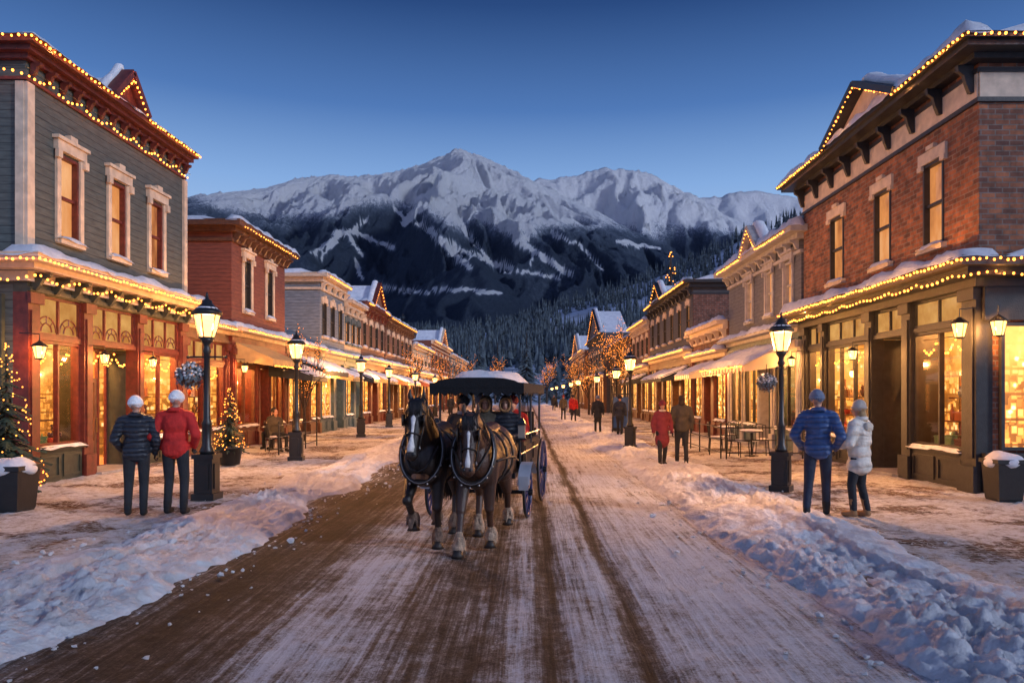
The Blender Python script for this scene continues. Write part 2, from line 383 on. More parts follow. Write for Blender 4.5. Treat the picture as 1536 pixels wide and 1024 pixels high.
# ------------------------------------------------------------------ mountains
F, HZ, CX, CH = 1100., 592., 790., 1.85
def interp(tab, x):
    if x <= tab[0][0]: return tab[0][1]
    for (a, b), (c, d) in zip(tab, tab[1:]):
        if x <= c:
            t = (x-a)/(c-a); return b+(d-b)*t
    return tab[-1][1]
def mtn_mat():
    m, nt, out = newmat('mountain_snow_and_forest')
    p = N(nt, 'ShaderNodeBsdfPrincipled'); p.inputs['Roughness'].default_value = .9; p.inputs['Specular IOR Level'].default_value = .1
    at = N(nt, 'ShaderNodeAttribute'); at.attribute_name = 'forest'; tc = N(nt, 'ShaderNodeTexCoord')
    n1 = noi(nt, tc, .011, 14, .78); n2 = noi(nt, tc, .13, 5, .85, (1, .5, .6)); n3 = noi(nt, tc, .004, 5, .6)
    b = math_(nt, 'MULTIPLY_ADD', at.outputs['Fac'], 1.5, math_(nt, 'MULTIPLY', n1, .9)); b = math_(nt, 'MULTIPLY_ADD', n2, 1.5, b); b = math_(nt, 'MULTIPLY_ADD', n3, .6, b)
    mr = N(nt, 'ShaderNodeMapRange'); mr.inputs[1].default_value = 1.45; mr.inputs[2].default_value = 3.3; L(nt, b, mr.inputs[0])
    r = ramp(nt, [(0, (.96, .97, .99)), (.26, (.90, .92, .97)), (.36, (.40, .45, .55)), (.5, (.14, .18, .25)), (.75, (.065, .09, .135)), (1, (.05, .07, .11))], mr.outputs[0])  # forest tones lightened and blued, painting in aerial haze
    L(nt, r.outputs[0], p.inputs['Base Color']); bumpn(nt, n1, p, 1, 60)
    L(nt, p.outputs[0], out.inputs[0]); return m
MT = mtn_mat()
runs = [([(500,350),(530,348),(560,360),(590,372)],5),([(470,378),(500,360),(524,346),(552,330)],4),([(520,350),(535,372),(545,384)],3),([(645,345),(668,370),(704,400)],6),([(700,350),(722,378),(750,406)],4),([(668,370),(690,372),(706,384)],2.5),
        ([(772,360),(812,384),(856,412)],6),([(742,393),(780,406),(840,418)],3),([(560,424),(606,436),(640,440)],4),([(535,392),(542,420)],3),([(592,316),(640,346),(690,372),(770,410)],3),([(800,376),(796,398)],2.5),
        ([(650,434),(700,434),(750,440)],4),([(868,366),(905,404)],3),([(925,362),(990,372)],3),([(735,325),(790,360)],6),([(478,390),(504,362)],3),([(606,335),(622,318),(645,298)],7),([(470,420),(500,428)],3),([(690,330),(700,352)],4),([(830,352),(868,366)],3)]
def segd(px, py, pts):
    d = 1e9
    for (a, b), (c, e) in zip(pts, pts[1:]):
        vx, vy = c-a, e-b; t = max(0, min(1, ((px-a)*vx+(py-b)*vy)/(vx*vx+vy*vy))); d = min(d, math.hypot(px-a-vx*t, py-b-vy*t))
    return d
tl = [(200,302),(280,304),(340,318),(400,326),(440,330),(500,326),(560,308),(600,304),(630,318),(660,332),(700,344),(740,358),(800,356),(860,342),(920,340),(1000,354),(1100,366),(1300,366)]
def mountain(name, prof, D, y0, xr, nx, ny, p, amp, seed, treeline, dorun=False):
    xs = lin(xr[0], xr[1], nx); ys = lin(y0, D*1.06, ny); mb = MB(); fo = []
    for y in ys:
        for x in xs:
            t = (y-y0)/(D-y0)
            P = CH+(HZ-interp(prof, CX+x/D*F))/F*D
            rough_ = 5*nz3(x*.008, seed)+5*nz3(x*.03, seed)+4*nz3(x*.08, seed)
            P += rough_
            tt = max(0, t if t < 1 else 1-(t-1)*3)
            wx = x+200*nz3(x*.0013, y*.0013, seed)+50*nz3(x*.006, y*.006, seed)
            rd = 1-abs(noise.noise(V((wx*.0042, y*.0013, seed))))*2
            rd2 = 1-abs(noise.noise(V((wx*.012, y*.004, seed+4))))*2
            rd3 = 1-abs(noise.noise(V((wx*.03, y*.010, seed+7))))*2
            rd4 = 1-abs(noise.noise(V((wx*.07, y*.022, seed+9))))*2
            e = min(1, t*3)*(1-.92*max(0, min(1, (t-.8)/.2)))
            e2 = min(1, t*3)*(1-.7*max(0, min(1, (t-.88)/.12)))
            z = P*tt**p+amp*e*(rd-.55)+amp*.5*e2*(rd2-.5)+amp*.24*e2*(rd3-.45)+amp*.09*e2*(rd4-.45)
            if y < D:
                zl = CH+(HZ-interp(prof, CX+x/y*F))/F*y+rough_-(1-y/D)*160-1
                if z > zl-25: z = zl-25+25*(1-math.exp(-(z-zl+25)/25))
            z = max(-2, z); mb.v.append((x, y, z))
            px = CX+x/y*F; py = HZ-(z-CH)/y*F
            f = max(0, min(1, .5+(py-treeline(px))/46))
            f += .3*noise.fractal(V((wx*.006, y*.003, 5)), 1, 2, 3)
            f = max(0, min(1, f))
            if f > .1 and dorun:
                for pts, w in runs:
                    d = segd(px+4*nz3(px*.08, py*.08)+1.5*nz3(px*.3, py*.3), py+4*nz3(px*.08, py*.08, 4), pts)
                    if d < w+2: f *= max(0, min(1, (d-w*.6)/1.8))
            fo.append(f)
    for j in range(ny-1):
        for i in range(nx-1): mb.f.append((j*nx+i, j*nx+i+1, (j+1)*nx+i+1, (j+1)*nx+i))
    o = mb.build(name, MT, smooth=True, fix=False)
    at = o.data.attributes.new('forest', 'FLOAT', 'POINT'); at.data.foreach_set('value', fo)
    tag(o, kind='structure'); return o
main_prof = [(-400,330),(0,320),(200,302),(280,292),(340,285),(400,279),(440,266),(500,259),(545,261),(585,257),(640,240),(668,230),(695,217),(716,226),(740,238),(790,264),(850,294),(910,322),(960,348),(1010,376),(1080,404),(1300,430),(1900,430)]
sec_prof = [(500,420),(650,330),(760,278),(812,267),(850,262),(905,251),(935,253),(968,255),(1000,270),(1050,296),(1095,322),(1130,342),(1250,380),(1600,390)]
thr_prof = [(800,420),(980,310),(1060,293),(1100,286),(1130,283),(1170,290),(1215,294),(1400,330),(1900,360)]
mountain('mountain_main', main_prof, 3000, 700, (-1450, 850), 520, 330, 1.25, 110, 1.3, lambda px: interp(tl, px), True)
mountain('mountain_second', sec_prof, 4300, 2200, (-500, 2000), 230, 140, 1.2, 120, 5.3, lambda px: 350)
mountain('mountain_third', thr_prof, 5600, 3600, (400, 3800), 120, 60, 1.2, 90, 8.3, lambda px: 352)
FOR = basic('pine_forest', (.06, .08, .095), .9, .88, .35)
hp = [(-300,400),(0,420),(300,430),(430,442),(560,470),(620,492),(700,492),(760,478),(800,462),(850,446),(920,424),(1000,398),(1060,374),(1130,340),(1215,302),(1400,250),(1900,200)]
def hill_z(x, y):
    t = max(0, min(1, (y-190)/(760-190))); P = CH+(HZ-12-interp(hp, CX+x/760*F))/F*760
    return P*t**1.25+8*nz3(x*.012, y*.012)*t-.15+(0 if y < 760 else -(y-760)*.5)
grid('hill', lin(-900, 1300, 90), lin(170, 900, 50), hill_z, basic('hill_snow', (.45, .48, .56), .9, .5, .05))
fv = []; ff = []; cnt = 0
while cnt < 8500:
    y = 205+R.random()**.8*590; x = R.uniform(-.62, .75)*y
    if -38 < x < 22 and y < 330 and R.random() < .8: continue
    if noise.noise(V((x*.012, y*.012, 3))) > .34: continue
    z = hill_z(x, y); h = R.uniform(7, 18); r = h*R.uniform(.11, .16); cnt += 1
    for k in range(4):
        b = len(fv); zb = z+h*(.06+.22*k); rk = r*(1-.23*k); zt = zb+h*.36 if k < 3 else z+h; a0 = R.random()*6
        for i in range(6):
            a = a0+i*PI/3; q = rk*R.uniform(.5, 1.25); fv.append((x+q*math.cos(a), y+q*math.sin(a), zb+R.uniform(-.4, .4)))
        fv.append((x, y, zt)); ff += [(b+i, b+(i+1)%6, b+6) for i in range(6)]
fm = MB(); fm.v = fv; fm.f = ff
tag(fm.build('pine_forest', FOR, fix=False), 'dark pine forest covering the hills behind the town', 'forest', kind='stuff')

# ------------------------------------------------------------------ pines, lit trees
NEED = basic('pine_needles', (.03, .05, .03), .85, .6, 2.5)
NEEDS = basic('snowy_pine_needles', (.10, .13, .145), .85, .85, 1.2)
BARK = basic('bark', (.05, .035, .028), .9, .4, 10, .4)
def pine_crown(mb, h, r, z0=0, layers=16, per=11, sp=.16):
    for l in range(layers):
        t = l/(layers-1); z = z0+(h-z0)*t*.96; rr = r*(1-t)**.85+.03*h*.3
        for k in range(max(4, int(per*(1-.5*t)))):
            a = R.random()*2*PI; q = rr*R.uniform(.6, 1.2); d = V((math.cos(a), math.sin(a), 0)); s = V((-d.y, d.x, 0)); dr = q*R.uniform(.15, .5)
            zz = z+R.uniform(-.5, .5)*(h-z0)/layers; base = V((0,0,zz+.1*q)); tip = d*q+V((0,0,zz-dr))
            m = 5
            for j in range(1, m+1):
                u = j/m; c = base.lerp(tip, u); w = q*sp*2*(1.15-u)
                o = base.lerp(tip, max(0, u-.4))
                mb.add([o, c+s*w+V((0,0,-.05*q)), c+d*.05*q, c-s*w+V((0,0,-.05*q))], [(0,1,2),(0,2,3)])
def christmas_tree(loc, h, r, label, pot=True, lights=130, br=.022, cat='tree', layers=18, per=14):
    t = empty('christmas_tree', loc); z0 = .45 if pot else .25
    m = MB(); m.tube([(loc[0],loc[1],loc[2]+.02),(loc[0],loc[1],loc[2]+h*.93)], [h*.02, h*.004]); m.build('trunk', BARK, t)
    m = MB(); pine_crown(m, h, r, z0, layers, per); m.v = [(a+loc[0], b+loc[1], c+loc[2]) for a, b, c in m.v]
    m.build('crown', NEED, t, fix=False)
    m = MB()
    for k in range(lights):
        u = R.random()**1.3; a = R.random()*2*PI; q = (r*(1-u)**.85+.02)*R.uniform(.75, 1.02); m.ell((loc[0]+q*math.cos(a), loc[1]+q*math.sin(a), loc[2]+z0+(h-z0)*u*.97-.12*q), br, 6, 4)
    tag(m.build('fairy_lights', BULBF, t, fix=False), kind='stuff')
    if pot:
        m = MB(); m.lathe([(.02,.03),(.24,.03),(.30,.42),(.33,.42),(.33,.48),(.28,.48),(.27,.42),(.02,.42)], loc, 18); m.build('pot', IRON, t, True)
        m = MB(); m.ell((loc[0],loc[1],loc[2]+.43), (.27,.27,.07)); m.build('snow', SNOW, t, True)
    tag(t, label, cat); return t
def lit_tree(seed, h):
    rr = random.Random(seed); t = empty('lit_tree', (0,0,0)); tr = MB(); cr = MB(); li = MB()
    tr.tube([(0,0,-.1),(.03,0,h*.15),(-.03,.04,h*.32)], [h*.022, h*.018, h*.015], 8)
    def br(p, d, ln, r, lev):
        pts = [p]; q = V(p); dd = V(d)
        for i in range(4):
            dd = (dd+V((rr.gauss(0,.13), rr.gauss(0,.13), rr.gauss(.06,.1)))).normalized(); q = q+dd*ln/4; pts.append(V(q))
        cr.tube(pts, [r*(1-.17*i) for i in range(5)], 5 if lev < 2 else 3)
        if lev >= 1:
            for i in range(1, 5):
                if rr.random() < (.15 if lev == 3 else .34): li.ell(pts[i]+V((rr.gauss(0,.05), rr.gauss(0,.05), rr.gauss(0,.05))), .019, 5, 4)
        if lev < 3:
            for k in range(4):
                i = rr.choice((1,2,3,4)); nd = (dd+V((rr.gauss(0,.5), rr.gauss(0,.5), rr.gauss(.25,.35)))).normalized(); br(pts[i], nd, ln*rr.uniform(.4,.62), r*.5, lev+1)
    for k in range(6):
        a = k*1.05+rr.random()*.5; s = rr.uniform(.15, .5); br(V((-.03,.04,h*rr.uniform(.2,.32))), V((s*math.cos(a), s*math.sin(a), 1)).normalized(), h*.38, h*.010, 0)
    tr.build('trunk', BARK, t, True); cr.build('crown', BARK, t, True, fix=False); tag(li.build('fairy_lights', FAIRY, t, fix=False), kind='stuff')
    return t
lt = [lit_tree(4, 6), lit_tree(9, 6)]
LT = [(-8.5,28,5.4,.5,'bare tree wrapped in fairy lights in front of the blue grey house'),(4.9,39,7.2,.5,'tall bare tree full of fairy lights on the right pavement'),(6.3,51,8.0,.5,'bare lit tree behind the tallest lit tree on the right'),
      (-8.8,58,7.2,.6,'bare lit tree beside the brown brick house far down the left'),(-8.6,76,7.6,.6,'lit bare tree, second of the far left row'),(-8.4,98,8.6,.6,'lit bare tree, third of the far left row'),(5.6,66,7,.6,'lit bare tree, first of the far right row'),(5.8,88,8,.6,'lit bare tree, second of the far right row'),
      (-6,140,11,.7,'lit tree left of centre where the street ends'),(4,146,11,.7,'lit tree right of centre where the street ends'),(-14,150,12,.7,'lit tree farthest left at the end of the street')]
for i, (x, y, h, sxy, lab) in enumerate(LT):
    o = lt[i] if i < 2 else copy_tree(lt[i % 2])
    s = h/6; o.location = (x, y, 0); o.scale = (s*sxy*1.2, s*sxy*1.2, s*.93); o.rotation_euler = (0,0,i*1.3); tag(o, lab, 'tree', 'lit trees along the street')
christmas_tree((-9.15, 12.9, WZ), 2.75, .62, 'christmas tree with warm lights behind the snowy planter at the left edge', False, 150, .014)
christmas_tree((-7.45, 18.4, WZ), 2.0, .42, 'small potted christmas tree with lights right of the nearest left lamp', True, 120, .013)
christmas_tree((11.8, 60, 0), 14.2, 1.9, 'tall lit evergreen rising above the dark grey building on the right', False, 110, .05, layers=20)
t0 = empty('pine_tree', (0,0,0)); m = MB(); m.tube([(0,0,-1),(0,0,13)], [.28,.05]); m.build('trunk', BARK, t0); m = MB(); pine_crown(m, 14, 2.7, 1.6, 22, 14, .13); m.build('crown', NEEDS, t0, fix=False)
PN = [(-24,180),(-18,172),(-12,186),(-7,176),(-1,190),(5,178),(11,184),(16,174),(22,188),(27,176),(-30,170),(-36,186),(33,182),(-21,200),(-4,205),(8,204),(18,206),(30,200),(-13,165),(13,163),(-27,160),(23,160),(0,172),(-16,195)]
for i, (x, y) in enumerate(PN):
    o = t0 if i == 0 else copy_tree(t0); o.location = (x, y, -.5); s = R.uniform(.7, 1.35); o.scale = (s, s, s*R.uniform(.9, 1.25)); o.rotation_euler = (0,0,R.random()*6)
    tag(o, 'frosted pine tree in the row closing the far end of the street', 'tree', 'frosted pines at the far end of the street')

# ------------------------------------------------------------------ string lights
def bulb_mesh(nm, r, mat):
    m = MB(); m.ell((0,0,0), (r, r, r*1.2), 8, 5); me = m.mesh(nm); me.materials.append(mat); me.polygons.foreach_set('use_smooth', [True]*len(me.polygons)); return me
BN = bulb_mesh('bulb', .021, BULB); BF = bulb_mesh('bulb_far', .036, BULBF)
def string_lights(pts, label, sp=.24, sag=0, span=1.1, me=BN, glow=0, group='strings of warm bulbs on the buildings'):
    pts = [V(p) for p in pts]; t = empty('string_lights', pts[0]); w = MB(); w.tube(pts, .008, 4); w.build('wire', IRON, t)
    n = 0; sp *= .84; carry = sp/2; tot = 0; ng = .9
    for a, b in zip(pts, pts[1:]):
        ln = (b-a).length; d = carry
        while d < ln and n < 100:
            p = a.lerp(b, d/ln); f = ((tot+d) % span)/span; p = p-V((0,0,.03+sag*4*f*(1-f)+R.uniform(-.018,.018)))
            o = bpy.data.objects.new('bulb', me); C.objects.link(o); o.parent = t; o.location = p-pts[0]; k = R.uniform(.85, 1.15); o.scale = (k, k, k); n += 1
            if glow and tot+d > ng: light('bulb_light', p, glow*1.45, (1, .40, .09), .021, t); ng += 1.6
            d += sp*R.uniform(.78, 1.22)
        carry = max(0, d-ln); tot += ln
    tag(t, label, 'string lights', group)

# ------------------------------------------------------------------ buildings
def snow_slab(mb, x0, x1, y0, y1, z, h, seed=0):
    x0, x1 = sorted((x0, x1)); nx = max(4, min(10, int((x1-x0)/.12))); ny = max(4, min(70, int((y1-y0)/.16)))
    ex = min(.12, (x1-x0)*.3)
    b = len(mb.v)
    for j in range(ny+1):
        for i in range(nx+1):
            x = x0+(x1-x0)*i/nx; y = y0+(y1-y0)*j/ny
            e = min(x-x0, x1-x, y-y0, y1-y); ed = (e <= 1e-6)
            k = min(1, e/ex)**.5
            q = h*(.72+.6*nz3(x*1.3, y*1.3, seed)+.25*nz3(x*5, y*5, seed))
            zz = z-.004 if ed else z+max(.02, q)*(.35+.65*k)
            o = .03+.035*nz3(x*4, y*4) if ed else 0
            mb.v.append((x+(o if i == nx else -o if i == 0 else 0), y+(o if j == ny else -o if j == 0 else 0), zz-(.04+.06*nz3(x*3, y*3) if ed else 0)))
    w = nx+1
    for j in range(ny):
        for i in range(nx): mb.f.append((b+j*w+i, b+j*w+i+1, b+(j+1)*w+i+1, b+(j+1)*w+i))
SHOPW = 400
class Bld:
    def __init__(s, name, label, side, X, Y0, Y1, H, zc, depth=8):
        s.s = side; s.X = X; s.Y0 = Y0; s.Y1 = Y1; s.H = H; s.zc = zc; s.dep = depth
        s.root = empty(name, (X, (Y0+Y1)/2, 0)); tag(s.root, label, 'building')
    def f(s, mb, y0, y1, d0, d1, z0, z1): mb.box(s.X+s.s*d0, s.X+s.s*d1, y0, y1, z0, z1)
    def holes(s, mb, y0, y1, z0, z1, hs, d0, d1):
        ya = sorted({y0, y1} | {h[0] for h in hs} | {h[1] for h in hs})
        for a, b in zip(ya, ya[1:]):
            zs = sorted([(h[2], h[3]) for h in hs if h[0] <= a+1e-6 and h[1] >= b-1e-6]); z = z0
            for p, q in zs:
                if p > z: s.f(mb, a, b, d0, d1, z, p)
                z = q
            if z < z1: s.f(mb, a, b, d0, d1, z, z1)
    def ring(s, mb, y0, y1, z0, z1, t, d0, d1):
        s.f(mb, y0, y0+t, d0, d1, z0, z1); s.f(mb, y1-t, y1, d0, d1, z0, z1)
        s.f(mb, y0+t, y1-t, d0, d1, z0, z0+t); s.f(mb, y0+t, y1-t, d0, d1, z1-t, z1)
    def shell(s, wall, wins, frame, hood, pane, sash=BLACKW):
        mb = MB(); s.holes(mb, s.Y0, s.Y1, s.zc, s.H, [(a, b, c, d) for a, b, c, d in wins], -.25, 0)
        s.f(mb, s.Y0, s.Y0+.25, -s.dep, -.25, 0, s.H); s.f(mb, s.Y1-.25, s.Y1, -s.dep, -.25, 0, s.H)
        s.f(mb, s.Y0+.25, s.Y1-.25, -s.dep, -s.dep+.25, 0, s.H)
        s.wall = mb.build('wall', wall, s.root)
        mb = MB(); s.f(mb, s.Y0+.25, s.Y1-.25, -s.dep+.25, -.25, s.H-.3, s.H-.1)
        rf = mb.build('roof', BLACKW, s.root)
        mb = MB(); xx = sorted((s.X+s.s*(-s.dep), s.X+s.s*.1)); snow_slab(mb, xx[0], xx[1], s.Y0, s.Y1, s.H, .2, s.Y0)
        mb.build('snow', SNOW, rf, True)
        for i, (a, b, c, d) in enumerate(wins):
            w = MB(); s.ring(w, a, b, c, d, .06, -.14, .02); s.f(w, a+.06, b-.06, -.12, -.02, (c+d)/2-.03, (c+d)/2+.03)
            wo = w.build('window', sash, s.root)
            p = MB(); s.f(p, a+.05, b-.05, -.13, -.1, c+.05, d-.05); p.build('pane', pane, wo)
            q = MB(); s.f(q, a-.1, b+.1, -.02, .12, c-.12, c-.003); q.build('sill', frame, wo)
            q = MB(); snow_slab(q, s.X+s.s*.0, s.X+s.s*.13, a-.1, b+.1, c, .07, a); q.build('snow', SNOW, wo, True)
            if hood:
                q = MB()
                if hood == 'trim':
                    s.f(q, a-.13, a-.003, .003, .06, c-.1, d+.05); s.f(q, b+.003, b+.13, .003, .06, c-.1, d+.05)
                    s.f(q, a-.17, b+.17, .003, .1, d+.053, d+.26); s.f(q, a-.22, b+.22, .003, .15, d+.263, d+.33)
                    s.f(q, (a+b)/2-.12, (a+b)/2+.12, .003, .13, d+.333, d+.44)
                    s.f(q, a-.2, a-.06, .061, .13, d-.12, d+.05); s.f(q, b+.06, b+.2, .061, .13, d-.12, d+.05)
                else:
                    s.f(q, a-.12, b+.12, .003, .06, d+.003, d+.24); s.f(q, (a+b)/2-.14, (a+b)/2+.14, .003, .09, d+.243, d+.33); s.f(q, a-.12, a+.04, .003, .08, d-.1, d-.002); s.f(q, b-.04, b+.12, .003, .08, d-.1, d-.002)
                q.build('window_hood', frame, wo)
    def cornice(s, name, z, layers, mat, near=True, far=False, brk=0, bmat=None, snowh=.16, ret=None, blen=.4, bd=.75):
        a0 = s.Y0; a1 = s.Y1; ret = ret or s.dep
        mb = MB()
        for pr, za, zb in layers:
            n = pr if near else 0; fr = pr if far else 0
            s.f(mb, a0-n, a1+fr, .004, pr, z+za, z+zb)
            if near: s.f(mb, a0-n, a0-.004, -ret, .0, z+za, z+zb)
        co = mb.build(name, mat, s.root)
        pr = max(l[0] for l in layers); top = z+max(l[2] for l in layers)
        m2 = MB(); n = pr if near else 0
        snow_slab(m2, s.X+s.s*.0, s.X+s.s*(pr+.02), a0-n, a1+(pr if far else 0), top, snowh, a0+z)
        if near: snow_slab(m2, s.X-s.s*ret, s.X-s.s*.01, a0-n, a0-.01, top, snowh, a0)
        m2.build('snow', SNOW, co, True)
        zb = z+[l for l in layers if l[0] > .25*pr][0][1] if len(layers) > 1 else z+layers[0][1]
        for k in range(brk):
            y = a0+.12+(a1-a0-.24)*k/max(1, brk-1); pd = pr*bd
            q = MB(); prof = [(0,0),(pd,0),(pd*.95,-blen*.22),(pd*.6,-blen*.35),(pd*.45,-blen*.7),(pd*.25,-blen),(0,-blen)]
            vs = [(s.X+s.s*(.04+d), y+e, zb+h-.002) for e in (-.045, .045) for d, h in prof]; n = len(prof)
            q.add(vs, [tuple(range(n)), tuple(range(2*n-1, n-1, -1))]+[(i, (i+1)%n, n+(i+1)%n, n+i) for i in range(n)])
            q.build('bracket', bmat or mat, s.root)
        return co
    def gable(s, yc, hw, z, peak, mat, trim, pr=.4, sn=.16):
        mb = MB(); x0 = s.X+s.s*.01; x1 = s.X+s.s*(pr*.6)
        vs = [(x, y, zz) for x in (x0, x1) for y, zz in ((yc-hw, z), (yc+hw, z), (yc, peak))]
        mb.add(vs, [(0,1,2),(5,4,3),(0,1,4,3),(1,2,5,4),(2,0,3,5)]); g_ = mb.build('gable', mat, s.root)
        mb = MB(); xm = s.X+s.s*pr*.55
        for sg in (-1, 1): mb.beam((xm, yc+sg*(hw+.12), z-.02), (xm, yc, peak+.1), pr*1.1, .14)
        mb.build('rake_board', trim, g_)
        mb = MB()
        for sg in (-1, 1):
            for i in range(8):
                P = lambda t: (xm-s.s*.1, yc+sg*(hw+.12)*(1-t), z+.1+(peak+.12-z)*t+.02*math.sin(t*9+yc))
                mb.cap(P(i/8), P((i+1)/8), sn*.75, sn*.8, 8)
        mb.v = [(xm+(a-xm)*(pr*3.6), b, c) for a, b, c in mb.v]
        mb.build('snow', SNOW, g_, True)
        mb = MB(); xb = s.X-s.s*2.6
        mb.add([(x, y, zz) for x in (s.X, xb) for y, zz in ((yc-hw, z-.05), (yc+hw, z-.05), (yc, peak-.03))], [(0,1,2),(5,4,3),(0,1,4,3),(1,2,5,4),(2,0,3,5)])
        mb.build('gable_roof', SNOW, g_)
    def store(s, bays, zs, zf, pil, frame, inside=True, bulk=None, arch=False, pane=PANE, doorm=None, mull=.9, iw=2.6):
        bulk = bulk or pil; doorm = doorm or pil
        edges = [s.Y0]+[v for b in bays for v in (b[1], b[2])]+[s.Y1]
        for a, b in zip(edges[::2], edges[1::2]):
            if b-a > .02:
                q = MB(); s.f(q, a, b, -.25, .05, 0, zf); s.f(q, a-.03, b+.03, .053, .12, .02, .55); s.f(q, a-.03, b+.03, .053, .12, zf-.22, zf-.003); s.f(q, a+.06, b-.06, .053, .085, .7, zf-.35)
                q.build('pilaster', pil, s.root)
        q = MB(); s.f(q, s.Y0, s.Y1, -.25, .03, zf, s.zc-.003); s.f(q, s.Y0, s.Y1, .033, .09, zf+.02, zf+.1); q.build('fascia', bulk, s.root)
        pm = GLASS if inside else pane
        for typ, a, b in bays:
            if typ == 'w':
                q = MB(); s.f(q, a, b, -.2, .0, 0, .72)
                n = max(1, int((b-a)/.7))
                for k in range(n): s.ring(q, a+(b-a)*k/n+.06, a+(b-a)*(k+1)/n-.06, .15, .62, .05, .003, .03)
                s.f(q, a, b, -.22, .1, .723, .8); bo = q.build('bulkhead', bulk, s.root)
                q = MB(); snow_slab(q, s.X, s.X+s.s*.11, a, b, .802, .045, a); q.build('snow', SNOW, bo, True)
                q = MB(); s.ring(q, a, b, .803, zs, .06, -.16, -.04); n = max(1, round((b-a)/mull))
                for k in range(1, n): y = a+(b-a)*k/n; s.f(q, y-.025, y+.025, -.15, -.05, .863, zs-.06)
                wo = q.build('shop_window', frame, s.root)
                p = MB(); s.f(p, a+.05, b-.05, -.105, -.095, .85, zs-.05); p.build('pane', pm, wo)
            else:
                q = MB(); dy = min(.55, (b-a)/2-.05); c = (a+b)/2; D = -.75
                s.ring(q, a+.003, b-.003, .09, zs, .05, D-.02, D+.04)
                for e in (c-dy, c+dy): s.f(q, e-.04, e+.04, D-.02, D+.05, .14, zs-.05)
                q.build('door_frame', frame, s.root)
                q = MB(); s.ring(q, c-dy+.045, c+dy-.045, .14, 2.25, .1, D-.01, D+.035); s.f(q, c-dy+.145, c+dy-.145, D, D+.03, .24, .75)
                do = q.build('door', doorm, s.root)
                p = MB(); s.f(p, c-dy+.14, c+dy-.14, D+.005, D+.012, .75, 2.16); p.build('pane', pm, do)
                p = MB(); p.tube([(s.X+s.s*(D+.07), c+dy-.1, .95), (s.X+s.s*(D+.07), c+dy-.1, 1.3)], .015, 6); p.build('handle', BRASS, do)
                p = MB(); s.f(p, c-dy+.045, c+dy-.045, D, D+.012, 2.3, zs-.05)
                if c-dy-.05 > a+.1: s.f(p, a+.05, c-dy-.04, D, D+.012, .15, zs-.05); s.f(p, c+dy+.04, b-.05, D, D+.012, .15, zs-.05)
                p.build('side_light', pm, s.root)
                q = MB(); s.f(q, a-.03, a, D, -.253, .08, zs); s.f(q, b, b+.03, D, -.253, .08, zs); s.f(q, a, b, D, -.26, zs+.003, zs+.05); q.build('door_recess', bulk, s.root)
                q = MB(); s.f(q, a, b, D, .25, 0, .13); q.build('door_step', STEP, s.root)
            q = MB(); s.f(q, a, b, -.18, .0, zs+.003, zs+.1); z0 = zs+.103
            s.ring(q, a, b, z0, zf-.003, .05, -.15, -.03)
            n = max(2, round((b-a)/.75))
            for k in range(1, n): y = a+(b-a)*k/n; s.f(q, y-.02, y+.02, -.14, -.04, z0+.05, zf-.055)
            if arch:
                for k in range(n):
                    c = a+(b-a)*(k+.5)/n; rr = min((b-a)/n*.42, (zf-z0)*.75)
                    for r_ in (rr, rr*.55): q.tube([(s.X-s.s*.07, c+r_*math.cos(PI*i/12), z0+.08+r_*math.sin(PI*i/12)) for i in range(13)], .016, 5)
                    for i in (3, 6, 9): q.tube([(s.X-s.s*.07, c+rr*.5*math.cos(PI*i/12), z0+.08+rr*.5*math.sin(PI*i/12)), (s.X-s.s*.07, c+rr*math.cos(PI*i/12), z0+.08+rr*math.sin(PI*i/12))], .012, 4)
            to = q.build('transom', frame, s.root)
            p = MB(); s.f(p, a+.04, b-.04, -.105, -.095, z0+.04, zf-.04); p.build('pane', TPANE, to)
        if inside:
            q = MB(); s.f(q, s.Y0+.25, s.Y1-.25, -iw-.1, -iw, .1, zf); q.build('interior_wall', BACKW, s.root)
            q = MB(); s.f(q, s.Y1-.29, s.Y1-.255, -iw, -.27, .1, zf); q.build('interior_wall', BACKW, s.root)
            q = MB(); s.f(q, s.Y0+.25, s.Y1-.25, -iw, -.26, .05, .12); q.build('interior_floor', INT, s.root)
            q = MB(); s.f(q, s.Y0+.25, s.Y1-.25, -iw, -.26, zf+.01, zf+.1); q.build('ceiling', INT, s.root)
            n = max(1, round((s.Y1-s.Y0)/2.6))
            for k in range(n):
                y = s.Y0+(s.Y1-s.Y0)*(k+.5)/n; light('shop_light', (s.X-s.s*1.1, y, zf-.45), SHOPW, (1, .45, .13), .12, s.root)
    def awning(s, y0, y1, z, out, drop, mat, snow=True):
        q = MB(); X, k = s.X, s.s; n = 12
        q.add([(X+k*.06, y0, z), (X+k*.06, y1, z), (X+k*out, y1, z-drop), (X+k*out, y0, z-drop), (X+k*.06, y0, z-.03), (X+k*.06, y1, z-.03), (X+k*out, y1, z-drop-.03), (X+k*out, y0, z-drop-.03)],
              [(0,1,2,3),(7,6,5,4),(0,3,7,4),(1,5,6,2),(0,4,5,1),(3,2,6,7)])
        for e in (y0+.004, y1-.004): q.add([(X+k*.06, e, z-.03), (X+k*out, e, z-drop-.03), (X+k*out, e, z-drop-.25), (X+k*.06, e, z-drop-.05)], [(0,1,2,3)])
        for i in range(n):
            a = y0+(y1-y0)*i/n; b = y0+(y1-y0)*(i+1)/n
            q.add([(X+k*out, a, z-drop-.032), (X+k*out, b, z-drop-.032), (X+k*out, b, z-drop-.2), (X+k*out, (a+b)/2, z-drop-.27), (X+k*out, a, z-drop-.2)], [(0,1,2,3,4)])
        ao = q.build('awning', mat, s.root, fix=False)
